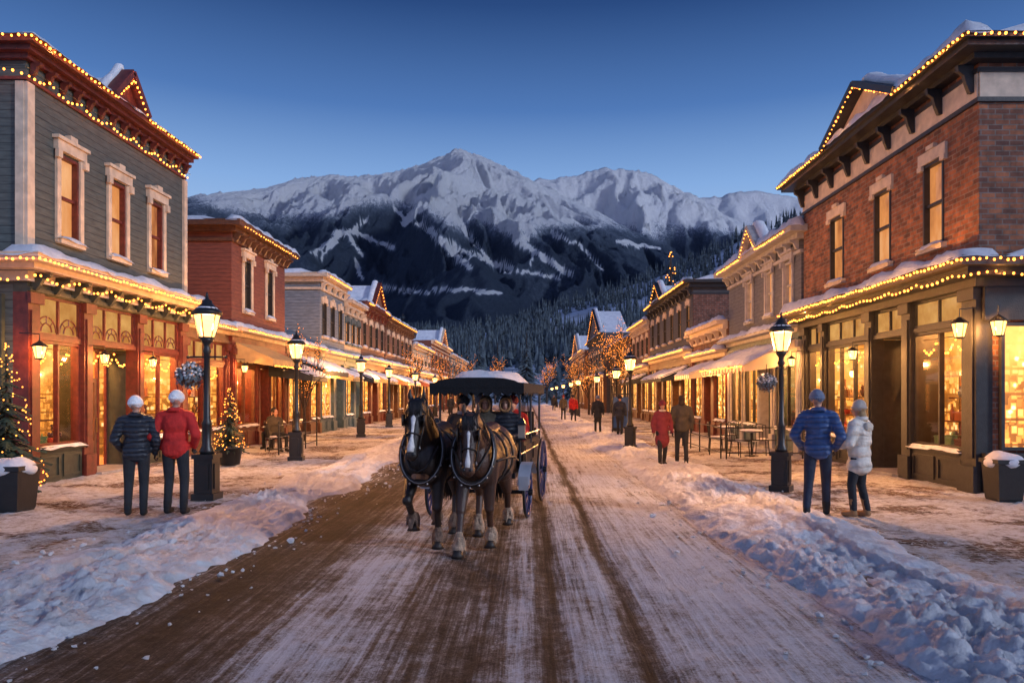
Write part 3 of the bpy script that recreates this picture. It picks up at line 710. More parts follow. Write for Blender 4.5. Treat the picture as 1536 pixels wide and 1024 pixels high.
        if snow:
            q = MB(); x0, x1 = sorted((X+k*.08, X+k*(out+.02))); snow_slab(q, x0, x1, y0, y1, 0, .13, y0)
            q.v = [(a, b, c+z-drop*abs(a-X)/out) for a, b, c in q.v]; q.build('snow', SNOW, ao, True)
def stripes(name, a, b):
    m, nt, out = newmat(name); p = N(nt, 'ShaderNodeBsdfPrincipled'); tc = N(nt, 'ShaderNodeTexCoord'); sx = N(nt, 'ShaderNodeSeparateXYZ'); L(nt, tc.outputs['Object'], sx.inputs[0])
    r = ramp(nt, [(.48, a), (.52, b)], math_(nt, 'FRACT', math_(nt, 'MULTIPLY', sx.outputs[1], 2.6))); L(nt, r.outputs[0], p.inputs['Base Color']); L(nt, p.outputs[0], out.inputs[0]); return m
AWS = stripes('striped_canvas', (.6, .48, .34), (.22, .06, .04)); AWG = basic('gold_canvas', (.5, .33, .14), .8, .15); AWD = basic('dark_canvas', (.03, .035, .042), .8, .25)

XL, XR = -9.7, 8.2
b = Bld('corner_shop_building', 'grey green clapboard corner building with dark red shopfront at the left edge', 1, XL, 14.2, 20.8, 8.66, 4.35)
b.shell(GREYGREEN, [(15.2,15.85,5.1,6.85),(17.05,17.7,5.1,6.85),(18.85,19.5,5.1,6.85)], WHITE, 'trim', UPANE, REDW)
b.store([('w',14.55,16.0),('d',16.32,18.2),('w',18.5,20.45)], 2.95, 3.85, REDW, REDW, True, GREENW, True, doorm=BROWNW)
b.cornice('cornice', 8.66, [(.05,-.72,-.66),(.12,-.34,-.24),(.26,-.24,-.14),(.4,-.14,.0)], REDW, True, False, 15, REDW, .12, blen=.24, bd=.5)
b.cornice('lower_cornice', 4.35, [(.12,-.3,-.12),(.5,-.12,-.02),(.72,-.02,.14)], WHITE, True, False, 11, GREENW, .17, blen=.34, bd=.55)
b.gable(17.3, .62, 8.67, 9.35, REDW, REDW, .42, .09)
q = MB(); b.f(q, 14.15, 14.36, .003, .07, 4.56, 7.9); q.build('corner_board', WHITE, b.root)
q = MB(); q.box(XL-.16, XL+.002, 14.13, 14.197, 4.56, 7.9); q.build('corner_board', WHITE, b.root)
q = MB(); b.f(q, 20.64, 20.82, .003, .07, 4.56, 7.9); q.build('corner_board', WHITE, b.root)
q = MB(); q.box(XL-2.4, XL-.4, 14.1, 14.197, .1, 3.8); q.build('side_panel', GREENW, b.root)
GG = 'grey green corner building'
string_lights([(XL-1.4,13.72,8.61),(XL+.44,13.72,8.61),(XL+.44,16.6,8.61),(XL+.46,17.3,9.3),(XL+.46,17.95,8.61),(XL+.44,20.85,8.61)], 'string of warm bulbs edging the roof cornice of the '+GG, .17, glow=14)
string_lights([(XL-1.2,13.95,8.1),(XL+.16,13.95,8.1),(XL+.16,20.8,8.1)], 'scalloped string of bulbs under the roof cornice of the '+GG, .18, .13, 1.05)
string_lights([(XL-.8,13.42,4.38),(XL+.76,13.42,4.38),(XL+.76,20.8,4.38)], 'string of warm bulbs along the lower cornice of the '+GG, .17)
string_lights([(XL-.5,13.6,4.16),(XL+.55,13.6,4.16),(XL+.55,20.8,4.16)], 'hanging string of bulbs below the lower cornice of the '+GG, .2, .14, 1.2, glow=34)
b = Bld('annex_building', 'low dark red shop annex between the grey green and the red buildings', 1, XL-.1, 20.9, 24.05, 4.0, 3.85, 6)
b.shell(REDSID, [], WHITE, None, UPANE)
b.store([('w',21.1,22.4),('w',22.6,23.85)], 2.8, 3.5, REDW, REDW, True, BROWNW)
b.cornice('cornice', 4.0, [(.12,-.2,-.1),(.5,-.1,.06)], WHITE, False, False, 0, snowh=.16)
string_lights([(XL+.42,20.95,3.98),(XL+.42,24.0,3.98)], 'string of bulbs on the low dark red annex', .18, glow=34)
b = Bld('red_building', 'rust red clapboard building with tall dark windows and gold canopy, second on the left', 1, XL, 24.1, 29.4, 7.5, 4.0)
b.shell(REDSID, [(25.1,25.75,4.75,6.5),(27.3,27.95,4.75,6.5)], WHITE, 'trim', DPANE, BLACKW)
b.store([('w',24.4,26.3),('d',26.55,27.5),('w',27.7,29.2)], 2.8, 3.4, REDW, BROWNW, True, REDW)
b.cornice('cornice', 7.5, [(.08,-.6,-.5),(.2,-.3,-.15),(.45,-.15,.04)], BROWNW, True, True, 11, BROWNW, .2, blen=.3)
b.cornice('lower_cornice', 4.0, [(.12,-.2,-.08),(.55,-.08,.06)], WHITE, True, False, 0, None, .18, ret=2)
b.awning(24.3, 27.2, 3.6, 1.3, .55, AWG, False); b.awning(27.4, 29.5, 3.2, 1.7, .6, AWD, True)
string_lights([(XL+.6,24.0,4.0),(XL+.6,29.4,4.0)], 'string of bulbs on the lower cornice of the red building', .2, glow=28)
string_lights([(XL+.45,24.0,7.4),(XL+.45,29.6,7.4)], 'string of bulbs under the roof edge of the red building', .27, glow=9)
string_lights([(XL+1.35,24.3,2.85),(XL+1.35,27.2,2.85)], 'bulbs along the gold canopy of the red building', .18, glow=24)
b = Bld('low_cafe_building', 'low shop with snow covered dark awning beside the red building', 1, XL, 29.5, 34.3, 4.0, 3.8, 6)
b.shell(BROWNSID, [], WHITE, None, UPANE); b.store([('w',29.8,31.6),('d',31.8,32.6),('w',32.8,34.1)], 2.7, 3.4, BROWNW, BLACKW, False)
b.awning(29.8, 33.8, 3.5, 1.5, .6, AWD, True); b.cornice('cornice', 4.0, [(.4,-.1,.04)], WHITE, False, False)
string_lights([(XL+.45,29.5,3.95),(XL+.45,34.2,3.95)], 'string of bulbs on the low shop beside the red building', .22, glow=34)
SPEC = [
 ('blue_grey_building','blue grey clapboard building with pale cornice, third tall one on the left',1,XL,34.4,38.9,7.5,3.9,BLUEGREY,WHITE,WHITE,TEALW,3,1,None),
 ('cream_building','narrow cream and teal building left of the brown gabled one',1,XL,39,42.9,6.9,3.9,CREAMSID,TEALW,WHITE,TEALW,3,0,None),
 ('gabled_building','reddish brown building with lit gable on the left',1,XL,43,50,7.3,4.0,BROWNSID,WHITE,REDW,REDW,4,1,(46.5,1.8,8.8)),
 ('brown_brick_building','brown brick building with bracketed cornice far down the left side',1,XL,50.4,62,7.2,4.0,BRICK2,WHITE,BROWNW,BROWNW,6,1,None),
 ('far_cream_building','pale shop beyond the brown brick building on the left',1,XL,62.3,74,6.2,3.8,CREAMSID,WHITE,WHITE,BROWNW,5,0,None),
 ('far_red_building','red shop row at the far left of the street',1,XL,74.3,92,7.4,3.8,REDSID,WHITE,WHITE,REDW,6,0,(83,3,9.2)),
 ('farthest_left_building','last grey building on the left before the trees',1,XL,93,118,7,3.8,GREYSID,WHITE,WHITE,BROWNW,7,0,None),
 ('low_brick_building','low brick shop between the grey and the dark grey buildings on the right',-1,XR,29.9,36,4.9,3.7,BRICK2,WHITE,WHITE,REDW,0,0,None),
 ('dark_grey_building','dark grey building with bracketed parapet and brick side on the right',-1,XR,36.2,48.7,7.5,4.1,DARKSID,WHITE,BLACKW,BROWNW,6,1,(44.5,1.6,8.5)),
 ('brown_building','brown building beyond the dark grey one on the right',-1,XR,48.9,57,6.9,3.8,BROWNSID,WHITE,WHITE,BROWNW,4,0,None),
 ('far_brick_building','brick building far down the right side',-1,XR,57.3,71,6.4,3.8,BRICK2,WHITE,BROWNW,BLACKW,5,0,None),
 ('far_gabled_building','large far building with snow covered gable roof on the right',-1,XR-.6,72,90,8,3.9,DARKSID,WHITE,BLACKW,BROWNW,6,0,(80,7,11)),
 ('farthest_right_building','last brown building on the right before the trees',-1,XR-1,91,116,7.5,3.8,BROWNSID,WHITE,WHITE,BROWNW,7,0,(103,6,10.2)),
]
for nm, lab, sd, X, y0, y1, H, zc, wall, trim, corn, shop, nw, near, gb in SPEC:
    b = Bld(nm, lab, sd, X, y0, y1, H, zc); sname = nm.replace('_', ' ')
    wn = []; far = y0 > 55; ww = .75 if not far else 1.0
    for k in range(nw):
        c = y0+(y1-y0)*(k+.5)/nw; wn.append((c-ww/2, c+ww/2, zc+.75, min(H-1.1, zc+2.35)))
    b.shell(wall, wn, trim, 'plain', DPANE if (nw+int(y0)) % 2 else UPANE)
    bays = []; n = max(2, round((y1-y0)/2.4))
    for k in range(n):
        a = y0+(y1-y0)*k/n+.15; e = y0+(y1-y0)*(k+1)/n-.15
        bays.append(('d', a+.3, e-.3) if k % 2 == 1 else ('w', a, e))
    b.store(bays, 2.75, 3.4, shop, BLACKW if n % 2 else trim, False)
    b.cornice('cornice', H, [(.08,-.7,-.6),(.2,-.35,-.15),(.45,-.15,.04)], corn, bool(near), False, 0 if far else int((y1-y0)/.9), corn, .2, blen=.35)
    b.cornice('lower_cornice', zc, [(.12,-.25,-.1),(.5,-.1,.04)], trim, False, False, 0, None, .18)
    if gb: b.gable(gb[0], gb[1], H+.04, gb[2], wall, corn, .45, .14)
    if not far or nm == 'far_cream_building': b.awning(y0+.4, y0+(y1-y0)*.55, 3.3, 1.5, .55, [AWD, AWG, AWS][int(y0) % 3], True)
    if nm == 'dark_grey_building': q = MB(); q.box(XR+.02, XR+8, y0-.06, y0-.004, .1, H-.7); q.build('brick_side', BRICK2, b.root)
    sp = .29 if y0 < 50 else .46
    x = X+sd*.52; wh = ' on the left' if sd > 0 else ' on the right'
    string_lights([(x,y0+.05,zc+.02),(x,y1-.05,zc+.02)], 'bulbs along the lower cornice of the '+sname+wh, sp, me=BF if y0 > 34 else BN, glow=38 if y0 < 95 else 0)
    x = X+sd*.47
    up = [(x,y0+.05,H-.05)]+([(x,gb[0]-gb[1],H),(x,gb[0],gb[2]),(x,gb[0]+gb[1],H)] if gb else [])+[(x,y1-.05,H-.05)]
    if (int(y0) % 2 == 0 or gb) and nw: string_lights(up, 'bulbs along the roofline of the '+sname+wh, sp*1.2, me=BF if y0 > 34 else BN, glow=9 if y0 < 60 else 0)
b = Bld('brick_corner_building', 'red brick corner building with black shopfront at the right edge', -1, XR, 13.3, 21.7, 8.1, 4.15)
b.shell(BRICK, [(14.4,15.15,4.85,6.55),(16.5,17.3,4.85,6.55),(18.95,19.8,4.85,6.55)], WHITE, 'plain', UPANE, BLACKW)
b.store([('w',13.75,15.6),('d',15.95,17.35),('w',17.7,20.1),('w',20.35,21.4)], 3.15, 3.8, BLACKW, BLACKW, True, BLACKW, False, doorm=BROWNW)
b.cornice('cornice', 8.1, [(.06,-.95,-.87),(.06,-.42,-.34),(.22,-.24,-.14),(.5,-.14,-.04),(.6,-.04,.06)], BLACKW, True, True, 9, BLACKW, .28, blen=.5, bd=.5)
q = MB(); b.f(q, 13.3, 21.7, .006, .035, 7.235, 7.68); q.build('frieze', WHITE, b.root)
q = MB(); q.box(XR, XR+5, 13.262, 13.296, 7.235, 7.68); q.build('frieze', WHITE, b.root)
b.cornice('lower_cornice', 4.15, [(.15,-.35,-.2),(.5,-.2,-.06),(.75,-.06,.1)], BLACKW, True, False, 0, BLACKW, .26)
b.gable(17.0, 1.75, 8.15, 8.95, WHITE, BLACKW, .62, .17)
for x0, x1 in ((8.55,9.6),(9.75,10.8)):
    q = MB(); q.box(x0,x0+.06,13.2,13.29,.85,3.15); q.box(x1-.06,x1,13.2,13.29,.85,3.15); q.box(x0+.06,x1-.06,13.2,13.29,.85,.91); q.box(x0+.06,x1-.06,13.2,13.29,3.09,3.15)
    so = q.build('shop_window', BLACKW, b.root); q = MB(); q.box(x0+.06,x1-.06,13.27,13.285,.91,3.09); q.build('pane', PANE, so)
q = MB(); q.box(8.25,12,13.18,13.297,.1,.8); q.build('side_bulkhead', BLACKW, b.root)
q = MB(); q.box(8.25,12,13.2,13.297,3.2,3.8); q.build('side_fascia', BLACKW, b.root)
BB = 'brick corner building'
string_lights([(XR+1.3,12.65,8.12),(XR-.63,12.65,8.12),(XR-.63,15.2,8.12),(XR-.65,17.0,9.0),(XR-.65,18.8,8.12),(XR-.63,22.2,8.12)], 'string of warm bulbs edging the roofline and gable of the '+BB, .17, glow=16)
string_lights([(XR+1.0,12.5,4.2),(XR-.78,12.5,4.2),(XR-.78,21.7,4.2)], 'string of warm bulbs along the lower cornice of the '+BB, .15)
string_lights([(XR+1.0,12.72,4.02),(XR-.55,12.72,4.02),(XR-.55,21.7,4.02)], 'lower string of bulbs beneath the lower cornice of the '+BB, .2, .05, glow=34)
b = Bld('grey_building', 'grey clapboard building with small gable and striped awning, second on the right', -1, XR, 21.9, 29.7, 6.8, 3.95)
b.shell(GREYSID, [(22.6,23.25,4.55,6.0),(24.4,25.05,4.55,6.0),(26.6,27.25,4.55,6.0)], GTRIM, 'trim', UPANE, GTRIM)
b.store([('w',22.2,24.2),('d',24.5,25.6),('w',25.9,27.6),('w',27.8,29.4)], 2.9, 3.5, GTRIM, BLACKW, True, TEALW)
b.cornice('cornice', 6.8, [(.06,-.7,-.6),(.2,-.3,-.15),(.5,-.15,.04)], GTRIM, True, True, 12, GTRIM, .3, blen=.28, bd=.55)
b.cornice('lower_cornice', 3.95, [(.12,-.2,-.08),(.5,-.08,.04)], GTRIM, False, False, 0, None, .2)
b.gable(25.6, .9, 6.84, 7.6, GREYSID, GTRIM, .5, .15); b.awning(22.1, 27.6, 3.55, 1.65, .75, AWS, True)
string_lights([(XR-.52,21.9,6.75),(XR-.52,24.7,6.75),(XR-.55,25.6,7.6),(XR-.55,26.5,6.75),(XR-.52,29.7,6.75)], 'string of warm bulbs on the roofline of the grey building with striped awning', .2, glow=9)
string_lights([(XR-1.7,22.1,2.75),(XR-1.7,27.6,2.75)], 'bulbs hanging on the striped awning', .22, glow=26)
for sd, X, y0, y1, z, wh in ((1,XL,14.6,15.95,2.8,'left window of the '+GG),(1,XL,18.55,20.4,2.8,'right window of the '+GG),(1,XL,16.4,18.15,2.86,'doorway of the '+GG),(1,XL-.1,21.15,23.8,2.65,'window of the low dark red annex'),
                             (-1,XR,13.8,15.55,3.0,'corner window of the '+BB),(-1,XR,17.75,20.05,3.0,'far window of the '+BB),(-1,XR,20.4,21.35,3.0,'farthest window of the '+BB)):
    string_lights([(X-sd*.22,y0,z),(X-sd*.22,y1,z)], 'swagged fairy lights inside the '+wh, .1, .28, .62, group='fairy lights hung inside shop windows')

# wares and pendants inside the near shops --------------------------------
def ware(kind):
    m = MB()
    if kind == 'vase': m.lathe([(.03,0),(.06,.05),(.07,.12),(.03,.2),(.04,.24),(.02,.24)], n=12)
    elif kind == 'gift_box':
        m.box(-.09,.09,-.09,.09,0,.13); m.box(-.1,.1,-.1,.1,.131,.165); m.torus((-.03,0,.19),.03,.008,10,5,'y'); m.torus((.03,0,.19),.03,.008,10,5,'y')
    elif kind == 'bottle': m.lathe([(.035,0),(.04,.02),(.04,.18),(.015,.24),(.015,.31),(.02,.315)], n=10)
    elif kind == 'teddy_bear':
        m.ell((0,0,.1),(.07,.06,.1),10,7); m.ell((0,0,.23),.06,10,7)
        for s in (-1,1): m.ell((s*.045,0,.285),.02,8,5); m.ell((s*.08,0,.13),(.025,.03,.05),8,5); m.ell((s*.05,-.06,.04),(.03,.05,.03),8,5)
    elif kind == 'candle_lantern':
        m.box(-.06,.06,-.06,.06,0,.02); m.lathe([(.085,.2),(.02,.27)], n=4)
        for sx in (-1,1):
            for sy in (-1,1): m.box(sx*.05-.006,sx*.05+.006,sy*.05-.006,sy*.05+.006,.02,.2)
        m.lathe([(.02,.021),(.02,.12)], n=8)
    else: m.lathe([(.05,0),(.08,.1),(.075,.1),(.03,.01)], n=12)
    return m
KINDS = ['vase','gift_box','bottle','teddy_bear','candle_lantern','bowl']
WC = [(.5,.06,.03),(.55,.4,.2),(.1,.2,.1),(.6,.5,.4),(.3,.10,.04),(.07,.1,.18),(.45,.22,.05),(.08,.03,.02)]
WMS = [basic('ware_paint_%d' % i, c, .45, .25) for i, c in enumerate(WC)]
WM = {}
for kd in KINDS:
    for i in range(3):
        me = ware(kd).mesh(kd); me.materials.append(R.choice(WMS)); WM[kd, i] = me
def display(side, X, y0, y1, where):
    t = empty('display_shelf', (X-side*.7, (y0+y1)/2, .12)); zs = (.82, 1.32, 1.8)
    for i, z in enumerate(zs): q = MB(); q.box(X-side*(.32+.2*i), X-side*(.95), y0+.1, y1-.1, z-.03, z); q.build('shelf_board', BROWNW, t)
    for y in (y0+.12, y1-.12): q = MB(); q.box(X-side*.93, X-side*.97, y-.02, y+.02, .12, 2.3); q.build('upright', BROWNW, t)
    tag(t, 'wooden display shelf in the '+where, 'shelf')
    for i, z in enumerate(zs):
        for row in ((0, 1) if i == 0 else (0,)):
            y = y0+.2
            while y < y1-.2:
                k = R.choice(KINDS); o = bpy.data.objects.new(k, WM[k, R.randrange(3)]); C.objects.link(o); s = R.uniform(.8, 1.35); o.scale = (s, s, s)
                o.location = (X-side*(R.uniform(.72, .85) if row == 0 else .45), y, z+.001); o.rotation_euler = (0,0,R.random()*6); ORG[o.name] = V(o.location); kn = k.replace('_', ' ')
                tag(o, 'small %s in the %s' % (kn, where), kn, '%s in the %s' % (kn, where)); y += R.uniform(.17, .27)
for a in [(1,XL,14.55,16.0,'left window of the grey green corner shop'),(1,XL,18.5,20.45,'right window of the grey green corner shop'),(1,XL-.1,21.1,23.85,'window of the low dark red annex'),(1,XL,24.4,26.3,'window of the red building'),
          (-1,XR,13.75,15.6,'corner window of the brick building'),(-1,XR,17.7,21.2,'far window of the brick corner building'),(-1,XR,22.2,24.2,'window of the grey building behind the striped awning')]: display(*a)
def pend(x, y, z, top, lab, r=.1):
    t = empty('pendant_lamp', (x, y, z)); q = MB(); q.tube([(x,y,z+r),(x,y,top)], .008, 5); q.build('cord', IRON, t)
    q = MB(); q.ell((x,y,z), (r,r,r*1.1), 12, 8); q.build('lamp_globe', PEND, t, True)
    q = MB(); q.lathe([(r*.3,r*1.25),(r*.7,r*.9),(r*.75,r*.75),(r*.2,r*.95)], (x,y,z), 12); q.build('lamp_cap', IRON, t, True)
    tag(t, lab, 'lamp', lab+' group')
for sd, X, ys, lab in ((1,XL,(14.9,15.6,17.2,18.9,19.6,20.2),'round pendant lamp glowing inside the grey green corner building shop'),(1,XL-.1,(21.5,22.9),'round pendant lamp inside the low dark red annex'),(1,XL,(25,26.6,28.3),'round pendant lamp inside the red building shop'),
                   (-1,XR,(14.1,14.8,15.4,16.6,18.2,19.2,20.6),'round pendant lamp glowing inside the brick corner building shop'),(-1,XR,(23,24.6,26.5,28.5),'round pendant lamp inside the grey building shop')):
    for i, y in enumerate(ys): pend(X-sd*R.uniform(.9, 1.9), y, R.uniform(2.25, 2.75), 3.4, lab)
def lantern(x, y, z, lab, w=22, s=1., bx=0):
    t = empty('hanging_lantern', (x, y, z)); q = MB()
    q.lathe([(.02*s,.30*s),(.12*s,.22*s),(.13*s,.2*s),(.02*s,.2*s)], (x,y,z), 6); q.lathe([(.02,-.03*s),(.07*s,-.02*s),(.07*s,.0),(.02,.0)], (x,y,z), 6)
    for k in range(6):
        a = PI/6+k*PI/3; q.tube([(x+.07*s*math.cos(a),y+.07*s*math.sin(a),z),(x+.11*s*math.cos(a),y+.11*s*math.sin(a),z+.2*s)], .008, 4)
    q.tube([(x,y,z+.28*s),(x,y,z+.42*s),(x+bx,y,z+.44*s)], .012, 5); q.build('lantern_frame', IRON, t)
    q = MB(); q.lathe([(.06*s,.005),(.1*s,.195*s)], (x,y,z), 6); q.build('lamp_glass', LAMPG, t, fix=True)
    light('lantern_light', (x, y, z+.1*s), w*8, parent=t, rad=.03); tag(t, lab, 'lantern')
lantern(XL+.4, 14.0, 2.55, 'wall lantern on the left corner post of the grey green building', 24, 1.1, -.38)
lantern(XL+.35, 16.25, 2.55, 'lantern hanging left of the door of the grey green building', 18, .9, -.3)
lantern(XL+.35, 18.35, 2.55, 'lantern hanging right of the door of the grey green building', 18, .9, -.3)
lantern(XR-.35, 13.3, 2.9, 'left lantern of the pair on the corner post of the brick building', 26, 1.2, .35)
lantern(XR+.1, 12.9, 2.9, 'right lantern of the pair on the corner post of the brick building', 20, 1.2, .0)
lantern(XR-.4, 17.55, 2.7, 'lantern beyond the door of the brick building', 20, 1, .35)
lantern(XR-.4, 21.6, 2.7, 'lantern at the far end of the brick building', 20, 1, .35)
lantern(XL+.4, 24.2, 2.6, 'lantern on the near corner of the red building', 24, 1, -.38)
lantern(XR-.4, 29.8, 2.6, 'lantern at the far end of the grey building', 24, 1, .35)
lantern(XL+.4, 34.5, 2.6, 'lantern on the corner of the blue grey building', 28, 1, -.38)

# ------------------------------------------------------------------ street lamps
def street_lamp():
    t = empty('street_lamp', (0,0,0)); q = MB()
    q.box(-.2,.2,-.2,.2,0,.12); q.box(-.16,.16,-.16,.16,.122,.72); q.box(-.19,.19,-.19,.19,.722,.8)
    for s in (-1,1): q.box(-.1,.1,s*.163,s*.18,.2,.64); q.box(s*.163,s*.18,-.1,.1,.2,.64)
    q.build('base', IRON, t)
    q = MB(); q.lathe([(.12,.8),(.13,.86),(.085,.95),(.08,1.3),(.095,1.34),(.062,1.4),(.05,2.55),(.08,2.6),(.055,2.66),(.055,2.72),(.1,2.78),(.11,2.82),(.04,2.84)], n=14); q.build('pole', IRON, t, True)
    q = MB(); q.tube([(-.32,0,2.5),(.32,0,2.5)], .018, 6); q.ell((-.33,0,2.5),.03,8,5); q.ell((.33,0,2.5),.03,8,5); q.build('crossbar', IRON, t)
    q = MB()
    for k in range(6):
        a = PI/6+k*PI/3; q.tube([(.12*math.cos(a),.12*math.sin(a),2.82),(.225*math.cos(a),.225*math.sin(a),3.24)], .011, 4)
    q.lathe([(.11,2.82),(.14,2.825),(.14,2.85),(.11,2.85)], n=6); q.lathe([(.22,3.23),(.25,3.23),(.25,3.26),(.22,3.26)], n=6); q.build('lantern_frame', IRON, t)
    q = MB(); q.lathe([(.115,2.86),(.21,3.23)], n=6); q.build('lamp_glass', LAMPG, t)
    q = MB(); q.lathe([(.255,3.26),(.24,3.3),(.13,3.40),(.09,3.44),(.08,3.49),(.03,3.52),(.02,3.6),(.01,3.64)], n=12); rf = q.build('lamp_roof', IRON, t, True)
    q = MB(); q.ell((0,0,3.34),(.19,.19,.06)); q.build('snow', SNOW, rf, True)
    return t
sl = street_lamp(); k = 0
SL = [(-5.45,12.5,'left'),(-6.25,19.9,'left'),(-7.0,31,'left'),(-7.6,40.5,'left'),(-7.6,50,'left'),(-7.5,60,'left'),(-7.4,71,'left'),(-7.3,84,'left'),(-7.2,100,'left'),(-7.2,120,'left'),
      (4.72,13.6,'right'),(3.43,24.3,'right'),(4.4,36,'right'),(4.6,48,'right'),(4.2,60,'right'),(4.4,73,'right'),(4.4,88,'right'),(4.3,105,'right'),(4.3,124,'right')]
ordn = ['nearest','second','third','fourth','fifth','sixth','seventh','eighth','ninth','tenth']; cn = {'left':0,'right':0}
for x, y, sd in SL:
    o = sl if k == 0 else copy_tree(sl); o.location = (x, y, WZ-.01); o.rotation_euler = (0,0,.1*k); k += 1
    sz = .97 if sd == 'left' else .91; o.scale = (sz, sz, sz)
    tag(o, '%s black street lamp with glowing lantern on the %s pavement' % (ordn[cn[sd]], sd), 'street lamp', 'street lamps along both pavements'); cn[sd] += 1
    l = light('street_lamp_light', (0,0,0), 1050, (1,.44,.13), .05); l.parent = o; l.location = (0,0,3.05)
def basket(x, y, z, r, lab, cat='flower basket'):
    t = empty('hanging_basket', (x, y, z)); q = MB(); q.lathe([(.02,-r*.75),(r*.5,-r*.6),(r*.75,-.02),(r*.7,0),(.02,0)], (x,y,z), 14); q.build('basket', BROWNW, t)
    q = MB()
    for k in range(420):
        d = V((R.gauss(0,1),R.gauss(0,1),R.gauss(.1,.8))).normalized()*r*R.uniform(.75,1.1); c = V((x,y,z+.02))+d; s = r*.16
        u = V((R.gauss(0,1),R.gauss(0,1),R.gauss(0,1))).normalized()*s; w = d.cross(u).normalized()*s
        q.add([c-u,c+w*.6,c+u,c-w*.6],[(0,1,2,3)])
    q.build('foliage', NEEDS, t, fix=False)
    q = MB()
    for k in range(60):
        d = V((R.gauss(0,1),R.gauss(0,1),abs(R.gauss(.4,.7)))).normalized()*r*R.uniform(.85,1.1); q.ell(V((x,y,z+.02))+d, (r*.13,r*.13,r*.09), 6, 4)
    q.build('snow', SNOW, t, True, fix=False)
    q = MB(); q.tube([(x,y,z+r*.3),(x,y,2.42)], .006, 4); q.build('chain', IRON, t); tag(t, lab, cat)
basket(-5.74, 12.5, 2.15, .22, 'snow dusted hanging basket on the nearest left street lamp')
basket(4.45, 13.6, 2.05, .17, 'snow dusted hanging basket on the nearest right street lamp')

# planter, cafe furniture, signboard
def planter(x, y, z, k, lab):
    t = empty('planter', (x,y,z)); q = MB(); q.lathe([(.28*k,0),(.30*k,.04),(.36*k,.62),(.40*k,.63),(.40*k,.70),(.33*k,.70),(.33*k,.6),(.02,.6)], (x,y,z), 4); q.build('box', IRON, t)
    q = MB(); q.ell((x,y,z+.66),(.33*k,.3*k,.16),18,12); q.v = [(a+.03*nz3(a*6,b*6,c*6), b, c+.05*nz3(a*5,b*5)) for a,b,c in q.v]; q.build('snow', SNOW, t, True)
    tag(t, lab, 'planter')
planter(-7.85, 11.2, WZ, 1, 'square black planter heaped with snow at the left edge')
planter(8.0, 12.3, WZ, .92, 'dark square planter capped with snow beside the brick corner')
def cafe_chair():
    t = empty('cafe_chair', (0,0,0)); q = MB(); q.box(-.2,.2,-.2,.2,.43,.46); q.build('seat', IRON, t)
    for sx in (-1,1):
        for sy in (-1,1): q = MB(); q.tube([(sx*.17,sy*.17,.43),(sx*.2,sy*.2,0)], .014, 5); q.build('leg', IRON, t)
    q = MB()
    for sx in (-.19,-.1,0,.1,.19): q.tube([(sx,.19,.46),(sx*1.02,.24,.88)], .011, 4)
    q.tube([(-.2,.24,.88),(0,.25,.93),(.2,.24,.88)], .014, 5); q.build('backrest', IRON, t)
    q = MB(); snow_slab(q, -.19,.19,-.19,.17,.461,.05,2); q.build('snow', SNOW, t, True); return t
def cafe_table():
    t = empty('cafe_table', (0,0,0)); q = MB(); q.lathe([(.34,.71),(.36,.72),(.36,.735),(.02,.735)], n=20); q.build('table_top', IRON, t)
    q = MB(); q.tube([(0,0,.02),(0,0,.71)], .025, 8); q.build('post', IRON, t); q = MB(); q.lathe([(.2,0),(.2,.02),(.03,.05)], n=14); q.build('foot', IRON, t)
    q = MB(); q.ell((0,0,.735),(.33,.33,.05)); q.build('snow', SNOW, t, True); return t
cc = cafe_chair(); ct = cafe_table()
for i, (x, y, r, lab) in enumerate([(6.1,21.0,.6,'black metal chair nearest the railing on the right terrace'),(6.9,21.6,2.6,'black metal chair beside the near table on the right terrace'),(5.9,22.9,1.2,'black metal chair in the middle of the right terrace'),(6.7,24.2,3.4,'black metal chair at the far table of the right terrace'),(-7.9,22.9,2.2,'black metal chair nearest on the left terrace'),(-8.5,24.6,1.0,'black metal chair far on the left terrace')]):
    o = cc if i == 0 else copy_tree(cc); o.location = (x, y, WZ); o.rotation_euler = (0,0,r); tag(o, lab, 'chair', 'black metal cafe chairs')
for i, (x, y, lab) in enumerate([(6.5,21.2,'snowy round black table near on the right terrace'),(6.4,23.6,'snowy round black table far on the right terrace'),(-8.2,23.7,'snowy round black table on the left terrace')]):
    o = ct if i == 0 else copy_tree(ct); o.location = (x, y, WZ); tag(o, lab, 'table', 'round cafe tables')
def railing(x0, y0, x1, y1, lab):
    t = empty('railing', (x0, y0, WZ)); n = max(1, int(math.hypot(x1-x0, y1-y0)/1.2))
    for k in range(n+1):
        f = k/n; x = x0+(x1-x0)*f; y = y0+(y1-y0)*f; q = MB(); q.tube([(x,y,WZ),(x,y,1.02)], .022, 6); q.ell((x,y,1.04),.035,8,5); q.build('post', IRON, t)
    q = MB()
    for z in (.25,.6,.95): q.tube([(x0,y0,z),(x1,y1,z)], .016, 5)
    q.build('rails', IRON, t); tag(t, lab, 'railing')
railing(5.5, 20.2, 7.6, 20.2, 'black railing at the near end of the right terrace'); railing(5.4, 20.4, 5.4, 25.4, 'long black railing along the street side of the right terrace')
railing(-7.3, 21.6, -7.3, 25.5, 'black railing along the left terrace')
t = empty('sign_board', (4.35,33.4,WZ)); BLU = basic('blue_paint', (.03,.10,.25), .5, .3, 3)
q = MB(); q.box(3.95,4.75,33.38,33.43,.35,1.75); q.build('panel', BLU, t)
q = MB(); q.box(3.89,3.946,33.36,33.45,WZ,1.85); q.box(4.754,4.81,33.36,33.45,WZ,1.85); q.box(3.89,4.81,33.36,33.45,1.853,1.92); q.build('sign_frame', IRON, t)
tag(t, 'blue notice board standing on the far right pavement', 'sign')

